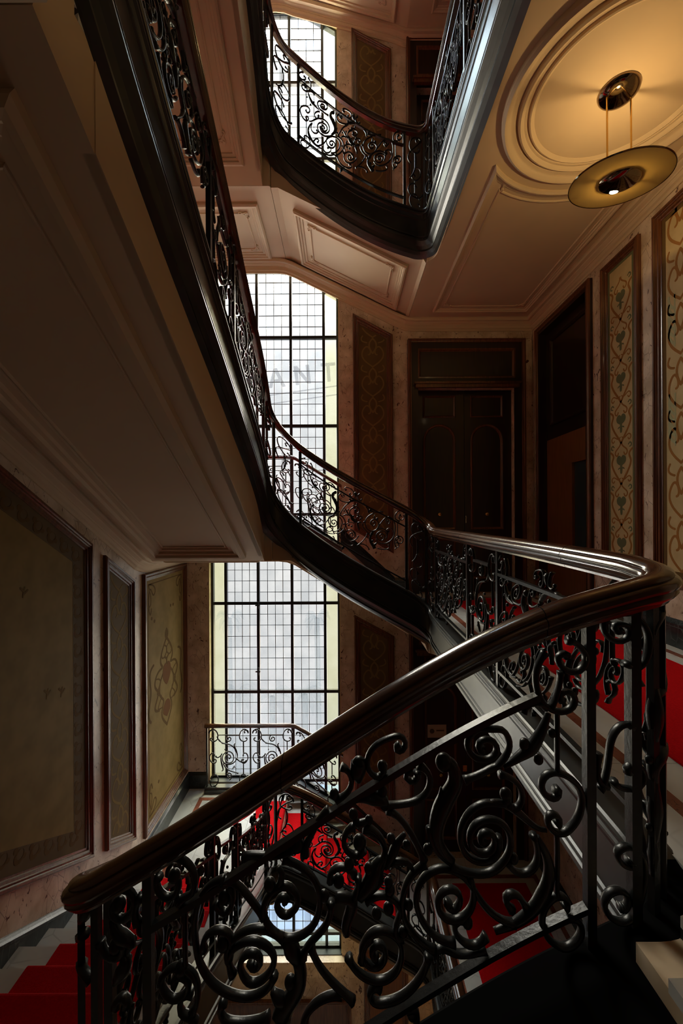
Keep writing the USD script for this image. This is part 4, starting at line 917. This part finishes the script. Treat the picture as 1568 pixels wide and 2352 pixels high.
def wall_panel(name_label, wallname, quad, kind, field='panelfield'):
    """quad: four (along, z) corners"""
    at, n, ax = onwall(wallname)
    Q = np.array(quad, float); c = Q.mean(0)
    t = thing('wall_panel', name_label, 'wall panel', at(c[0], c[1]))
    obj('frame', frame([at(a, z) for a, z in Q], n, WOODF), 'trimwood', t, label='dark brown moulded wooden frame')
    pg = Polygon(Q).buffer(0); ins = pg.buffer(-.085, join_style=2)
    m = extrude(ins, .004, 'yz' if wallname != 'far' else 'xz', 0)
    v, f = m.get(); v = v.copy()
    if wallname == 'left': v[:, 0] += XL + .001
    elif wallname == 'right': v[:, 0] += XR - .005
    else: v[:, 1] += YF - .005
    obj('painted_field', (v, f), field, t)
    o = .0052; x0, z0, x1, z1 = ins.bounds; cx = (x0 + x1) / 2; W = x1 - x0
    if kind == 'ogee':
        b = ins.difference(ins.buffer(-.035, join_style=2)); decal(t, b, wallname, o, 'stencil_green', 'painted_band')
        z = z0 + .06; s = (W - .08) / .27
        while z < z1 - .2:
            decal(t, trans(OGEE, s, 1, cx, z).intersection(ins), wallname, o, 'stencil_ochre', 'ogee_motif'); decal(t, trans(BUD, s, 1, cx, z).intersection(ins), wallname, o, 'stencil_green', 'bud_motif'); z += .42
    elif kind == 'arab':
        z = z0
        while z < z1:
            decal(t, trans(arab(W * .42), 1, 1, cx, z).intersection(ins.buffer(-.03)), wallname, o, 'arab_paint', 'arabesque_motif'); z += .44
    elif kind == 'cartouche':
        b = ins.buffer(-.05, join_style=2); decal(t, b.difference(b.buffer(-.012, join_style=2)), wallname, o, 'stencil_brown', 'painted_line')
        cz = (z0 + z1) / 2 + .05; s = W / .9
        big = mir(unary_union([sp([(0, .62), (.02, .5), (.10, .40), (.14, .26), (.10, .2), (.2, .18), (.27, .05), (.2, -.05), (.26, -.16), (.18, -.26)], .014), sp([(.05, .3), (.0, .24), (.05, .16), (.15, .05), (.16, -.1), (.08, -.2), (.12, -.32), (.05, -.46), (0, -.52)], .013), sp([(.24, .12), (.17, .02), (.22, -.06), (.13, -.12), (.19, -.2), (.1, -.26)], .008), sp([(.06, .44), (.0, .36), (.07, .30), (.12, .34)], .009), sp([(.3, .3), (.38, .2), (.36, .02), (.40, -.15), (.36, -.3)], .014), sp([(0, .62), (.03, .56), (0, .5)], .012)]))
        decal(t, trans(big, s, 1.1, cx, cz), wallname, o, 'stencil_brown', 'cartouche')
        rose = mir(unary_union([Polygon(spline(np.array([(0, .18), (.05, .22), (.10, .12), (.05, .0), (0, -.04), (0, .18)], float), .02)), Polygon(spline(np.array([(0, -.22), (.06, -.25), (.09, -.34), (.03, -.4), (0, -.42), (0, -.22)], float), .02))]))
        decal(t, trans(rose, s, 1.1, cx, cz), wallname, o + .0009, 'stencil_rose', 'rose_motif')
        cr = unary_union([sp([(.07, .07), (.2, .09), (.24, .16), (.19, .2), (.12, .12), (.07, .25), (.1, .42), (.14, .36)], .010), sp([(.08, .09), (.12, .3), (.06, .33)], .008)])
        for sx, sz, X, Z in ((1, 1, x0, z0), (-1, 1, x1, z0), (1, -1, x0, z1), (-1, -1, x1, z1)): decal(t, trans(cr, sx, sz, X, Z), wallname, o, 'stencil_brown', 'corner_motif')
        r2 = random.Random(5)
        for q in range(14):
            zz = z0 + .3 + (z1 - z0 - .6) * r2.random()
            if abs(zz - cz) > .65: decal(t, Point(x0 + .12 + (W - .24) * r2.random(), zz).buffer(.022, 2), wallname, o, 'stencil_brown', 'sprig')
    elif kind in ('border', 'border_low'):
        inner = ins.buffer(-.16, join_style=2); decal(t, ins.difference(inner), wallname, o, 'panelborder', 'painted_band')
        r2 = random.Random(11); ex = LineString(list(ins.buffer(-.10, join_style=2).exterior.coords)); d = 0
        while d < ex.length:
            p = ex.interpolate(d); g = unary_union([Point(p.x, p.y).buffer(.05, 4).difference(Point(p.x + .012, p.y + .01).buffer(.034, 4)), Point(p.x - .03, p.y + .06).buffer(.022, 3), Point(p.x + .05, p.y - .03).buffer(.018, 3)])
            decal(t, g.intersection(ins), wallname, o + .001, 'stencil_brown', 'border_motif'); d += .17
        for q in range(26):
            p = Point(x0 + W * r2.random(), z0 + (z1 - z0) * r2.random())
            if inner.buffer(-.1).contains(p): decal(t, unary_union([LineString([(p.x, p.y), (p.x + .02, p.y + .07)]).buffer(.006), LineString([(p.x + .005, p.y + .02), (p.x + .045, p.y + .045)]).buffer(.009), LineString([(p.x + .012, p.y + .04), (p.x - .02, p.y + .07)]).buffer(.009)]), wallname, o, 'sprig_paint', 'sprig')
    elif kind == 'leafy':
        b = ins.difference(ins.buffer(-.045, join_style=2)); decal(t, b, wallname, o, 'stencil_brown', 'painted_band')
        z = z0 + .05
        while z < z1 - .3:
            for e in (x0 + .2, x1 - .2): decal(t, trans(arab(.14), 1, 1, e, z).intersection(ins), wallname, o, 'stencil_ochre', 'arabesque_motif')
            z += .46
        p = ins.buffer(-.40, join_style=2)
        if not p.is_empty: decal(t, p.difference(p.buffer(-.03)), wallname, o, 'stencil_ochre', 'painted_line')
        for e in (x0 + .14, x1 - .14):
            for zz in (.75, 1.6): decal(t, unary_union([sp([(e, zz - .1 + .06 * q), (e + .05, zz - .05 + .06 * q), (e + .065, zz + .02 + .06 * q)], .012) for q in range(6)] + [sp([(e, zz - .12), (e, zz + .32)], .008)]).intersection(ins), wallname, o, 'stencil_pale', 'leaf_spray')
    return t
wall_panel('dark wooden panel in the wall under the lowest window', 'far', [(-2.1, -8.5), (.1, -8.5), (.1, -7.15), (-2.1, -7.15)], 'plain', 'trimwood')
wall_panel('orange-lit wooden panel low on the window wall, right of the lowest window', 'far', [(.30, -8.5), (.95, -8.5), (.95, -5.9), (.30, -5.9)], 'plain', 'liftwood')
zt_ = lambda y: .368 - .577 * (y - 2.795)
zb_ = lambda y: -2.51 - .564 * (y - 2.795)
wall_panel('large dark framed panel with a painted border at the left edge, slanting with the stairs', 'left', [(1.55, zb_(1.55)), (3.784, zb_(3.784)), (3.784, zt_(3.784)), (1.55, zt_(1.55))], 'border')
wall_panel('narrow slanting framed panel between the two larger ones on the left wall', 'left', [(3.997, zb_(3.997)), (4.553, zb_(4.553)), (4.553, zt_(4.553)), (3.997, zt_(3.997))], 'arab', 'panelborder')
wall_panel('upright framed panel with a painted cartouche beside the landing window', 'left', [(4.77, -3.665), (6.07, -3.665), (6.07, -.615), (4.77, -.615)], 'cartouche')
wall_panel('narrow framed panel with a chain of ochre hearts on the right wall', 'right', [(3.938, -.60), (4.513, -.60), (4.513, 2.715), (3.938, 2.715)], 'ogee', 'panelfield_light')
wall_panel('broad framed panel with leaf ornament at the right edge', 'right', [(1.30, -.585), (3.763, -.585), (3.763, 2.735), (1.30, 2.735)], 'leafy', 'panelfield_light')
for k, (nm) in enumerate(('lower', 'middle', 'upper')):
    dz = [-4.49, 0, 4.25][k]
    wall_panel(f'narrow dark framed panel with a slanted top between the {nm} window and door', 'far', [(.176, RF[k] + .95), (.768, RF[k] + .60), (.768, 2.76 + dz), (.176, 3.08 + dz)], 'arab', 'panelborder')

# ------------------------------------------------------------------ doors
def arch_outline(x0, x1, z0, z1, r=None):
    r = (x1 - x0) / 2; c = ((x0 + x1) / 2, z1 - r)
    return [(x0, z0), (x1, z0)] + [(c[0] + r * math.cos(a), c[1] + r * math.sin(a)) for a in np.linspace(0, math.pi, 13)]
for k in range(3):
    f = RF[k]; nm = ['lower', 'middle', 'upper'][k]; y = YF
    d = thing(f'door_{k+1}', ['dark double door with a pale name plate deep in the lower landing', 'dark double door with arched panels behind the eye-level landing', 'dark panelled door glimpsed behind the upper railing'][k], 'door', (1.86, y, f), kind='structure')
    outer = Polygon([(.99, f), (.99, f + 3.78), (2.73, f + 3.78), (2.73, f)])
    hole = sbox(1.14, f - .01, 2.58, f + 3.065); trans_ = sbox(1.14, f + 3.20, 2.58, f + 3.64)
    obj('casing', extrude(outer.difference(hole).difference(trans_), .05, 'xz', y - .05), 'doorwood', d)
    obj('overdoor_panel', bx(1.14, 2.58, y - .028, y - .001, f + 3.20, f + 3.64), 'doorwood', d)
    obj('overdoor_moulding', frame([(1.14, y - .028, f + 3.2), (2.58, y - .028, f + 3.2), (2.58, y - .028, f + 3.64), (1.14, y - .028, f + 3.64)], (0, -1, 0), [(0, 0), (.0, .022), (.02, .024), (.03, .01), (.04, 0)]), 'trimwood', d)
    obj('casing_moulding', frame([(.99, y - .05, f - .3), (2.73, y - .05, f - .3), (2.73, y - .05, f + 3.78), (.99, y - .05, f + 3.78)], (0, -1, 0), [(0, 0), (0, .02), (.02, .028), (.035, .018), (.05, .016), (.055, 0)]), 'trimwood', d)
    obj('lintel', MB().add(bx(1.10, 2.62, y - .10, y - .05, f + 3.05, f + 3.10)).add(bx(1.08, 2.64, y - .12, y - .05, f + 3.10, f + 3.13)), 'trimwood', d)
    obj('backing', bx(1.10, 2.62, y + .162, y + .18, f - .02, f + 3.1), 'doorwood', d)  # unseen plate added to stop outside light leaking round the leaves
    for x0, x1 in ((1.145, 1.857), (1.863, 2.575)):
        lf = obj('leaf', bx(x0, x1, y + .10, y + .15, f + .01, f + 3.06), 'doorwood', d)
        P = arch_outline(x0 + .09, x1 - .13, f + .95, f + 2.55)
        obj('arched_moulding', frame([(a, y + .10, z) for a, z in P], (0, -1, 0), [(0, 0), (0, .014), (.012, .022), (.03, .016), (.04, 0)]), 'trimwood', lf)
        obj('base_moulding', frame([(a, y + .10, z) for a, z in ((x0 + .09, f + .2), (x1 - .13, f + .2), (x1 - .13, f + .82), (x0 + .09, f + .82))], (0, -1, 0), [(0, 0), (0, .014), (.012, .022), (.03, .016), (.04, 0)]), 'trimwood', lf)
        obj('top_moulding', frame([(a, y + .10, z) for a, z in ((x0 + .09, f + 2.65), (x1 - .13, f + 2.65), (x1 - .13, f + 2.98), (x0 + .09, f + 2.98))], (0, -1, 0), [(0, 0), (0, .012), (.012, .018), (.03, 0)]), 'trimwood', lf)
        m = lathe([(.001, -.035), (.022, -.03), (.03, -.015), (.02, -.006), (.012, 0)], (0, 0, 0), 16); v = np.stack([m[0][:, 0] + (x0 + x1) / 2 - .02, y + .10 + m[0][:, 2], m[0][:, 1] + f + 1.18], 1)
        obj('knob', (v, m[1]), 'brass', lf, smooth=True)
    obj('handle', MB().add(bx(1.872, 1.884, y + .085, y + .10, f + 1.05, f + 1.16)).add(blob((1.878, y + .07, f + 1.13), .014, 1)), 'steel', d)
# name plate on the lower door
a, b = ray(1003, 1679); yy = YF + .099
pl = thing('name_plate', 'small pale name plate with a dark round emblem on the lower door', 'sign', (a * yy, yy, b * yy))
obj('plate', bx(a * yy - .142, a * yy + .142, yy - .006, yy, b * yy - .098, b * yy + .098), 'plaque', pl)
m = trimesh.creation.cylinder(.035, .002, sections=24); v = np.array(m.vertices)
obj('emblem', (np.stack([v[:, 0] + a * yy - .075, v[:, 2] + yy - .0065, v[:, 1] + b * yy], 1), np.array(m.faces)[:, ::-1]), 'ink', pl)
obj('lettering', bx(a * yy - .01, a * yy + .108, yy - .0075, yy - .006, b * yy + .0, b * yy + .02), 'ink', pl)
a, b = ray(1067, 1764); obj('door_bell', MB().add(bx(a * yy - .03, a * yy + .03, yy - .012, yy, b * yy - .045, b * yy + .045)).add(blob((a * yy, yy - .014, b * yy), .014, 1)), 'brass', label='small brass bell push on the lower door', cat='door bell')
# lift door recess in the right wall
for k in (1, 2):
    f = RF[k]; x = XR
    d = thing(f'door_{k+3}', ['orange-brown lift door with a slot window and a long bar handle', 'lift door of the upper landing'][k - 1], 'door', (x, 5.3, f), kind='structure')
    obj('casing', extrude(Polygon([(4.70, f), (6.02, f), (6.02, f + 3.84), (4.70, f + 3.84)]).difference(sbox(4.80, f - .01, 5.92, f + 3.74)), .12, 'yz', x - .03), 'doorwood', d)
    obj('casing_moulding', frame([(x - .03, a, z) for a, z in ((4.70, f - .2), (6.02, f - .2), (6.02, f + 3.84), (4.70, f + 3.84))], (-1, 0, 0), [(0, 0), (0, .02), (.02, .03), (.04, .018), (.06, .016), (.065, 0)]), 'trimwood', d)
    obj('overdoor_panel', bx(x + .08, x + .14, 4.80, 5.92, f + 2.22, f + 3.74), 'doorwood', d)
    obj('overdoor_moulding', frame([(x + .08, a, z) for a, z in ((4.92, f + 2.40), (5.80, f + 2.40), (5.80, f + 3.62), (4.92, f + 3.62))], (-1, 0, 0), [(0, 0), (0, .015), (.015, .025), (.04, .016), (.05, 0)]), 'doorwood', d)
    leaf = Polygon([(4.80, f + .01), (5.92, f + .01), (5.92, f + 2.22), (4.80, f + 2.22)]).difference(sbox(4.95, f + .52, 5.28, f + 1.82))
    obj('leaf', extrude(leaf, .05, 'yz', x + .08), 'liftwood', d)
    obj('slot_window', bx(x + .11, x + .118, 4.94, 5.29, f + .50, f + 1.83), 'glassdark', d)
    obj('handle', MB().add(bx(x + .03, x + .045, 4.878, 4.893, f + .95, f + 1.48)).add(bx(x + .03, x + .08, 4.878, 4.893, f + 1.0, f + 1.015)).add(bx(x + .03, x + .08, 4.878, 4.893, f + 1.42, f + 1.435)), 'steel', d)
    obj('wall_back', bx(x + .2, x + .22, 4.7, 6.05, f, f + 3.85), 'doorwood', d)

# ------------------------------------------------------------------ pendant lamps
def lamp(cx, cy, z, label, power, tilt=0.0):
    t = thing('pendant_lamp', label, 'lamp', (cx, cy, z), group=None)
    th = np.linspace(0, math.pi / 2, 10)
    obj('canopy', lathe([(.0005, -.055)] + [(.13 * math.sin(a), -.055 * math.cos(a)) for a in th[1:]], (cx, cy, z - .003), 40), 'chrome', t, smooth=True)
    dz = z - .62
    for s in (-1, 1): obj('rod', tube([(cx + s * .083, cy, z - .03), (cx + s * .083, cy, z - .3), (cx + s * .083, cy, dz + .015)], .006, .006, (0, 1, 0), 8), 'brass', t, smooth=True)
    def rot(m):
        v = m[0] - [cx, cy, dz]; c, s = math.cos(tilt), math.sin(tilt)
        return np.stack([v[:, 0], v[:, 1] * c - v[:, 2] * s, v[:, 1] * s + v[:, 2] * c], 1) + [cx, cy, dz], m[1]
    obj('glass_disc', rot(lathe([(.128, .003), (.306, .003), (.31, .001), (.31, -.001), (.306, -.003), (.128, -.003), (.128, .003)], (cx, cy, dz), 96)), 'lampglass', t, smooth=12)
    obj('glass_rim', rot(lathe([(.31, .0045), (.3135, .0045), (.3135, -.0045), (.31, -.0045), (.31, .0045)], (cx, cy, dz), 96)), 'chrome', t, smooth=12)
    obj('bowl', rot(lathe([(.0005, -.045)] + [(.13 * math.sin(a), -.045 * math.cos(a)) for a in th[1:]] + [(.13, .012), (.122, .012), (.10, -.02), (.0005, -.036)], (cx, cy, dz), 48)), 'chrome', t, smooth=40)
    obj('lamp_window', rot(blob((cx + .0, cy + .055, dz - .042), (.028, .022, .004), 2)), 'bulb', t, smooth=True)
    obj('lamp_tube', tube([(cx - .04, cy, dz + .045), (cx, cy, dz + .045), (cx + .04, cy, dz + .045)], .007, .007, (0, 1, 0), 8), 'bulb', t, smooth=True)
    L = UsdLux.SphereLight.Define(stage, f'{t.GetPath()}/light'); L.CreateRadiusAttr(.02); L.CreateIntensityAttr(power / (4 * math.pi * .02 ** 2) / math.pi * .5); L.CreateColorAttr(Gf.Vec3f(1.0, .70, .30))
    L.AddTranslateOp().Set(Gf.Vec3d(0, 0, -.55))
lamp(1.93, 2.86, RS[2], 'glass disc pendant lamp on two brass rods under the moulded rosette', LAMP_W, math.radians(8))
lamp(1.93, 2.86, RS[0], 'second disc lamp under the lower landing, lighting the bottom of the well', LAMP_W * 4.0)
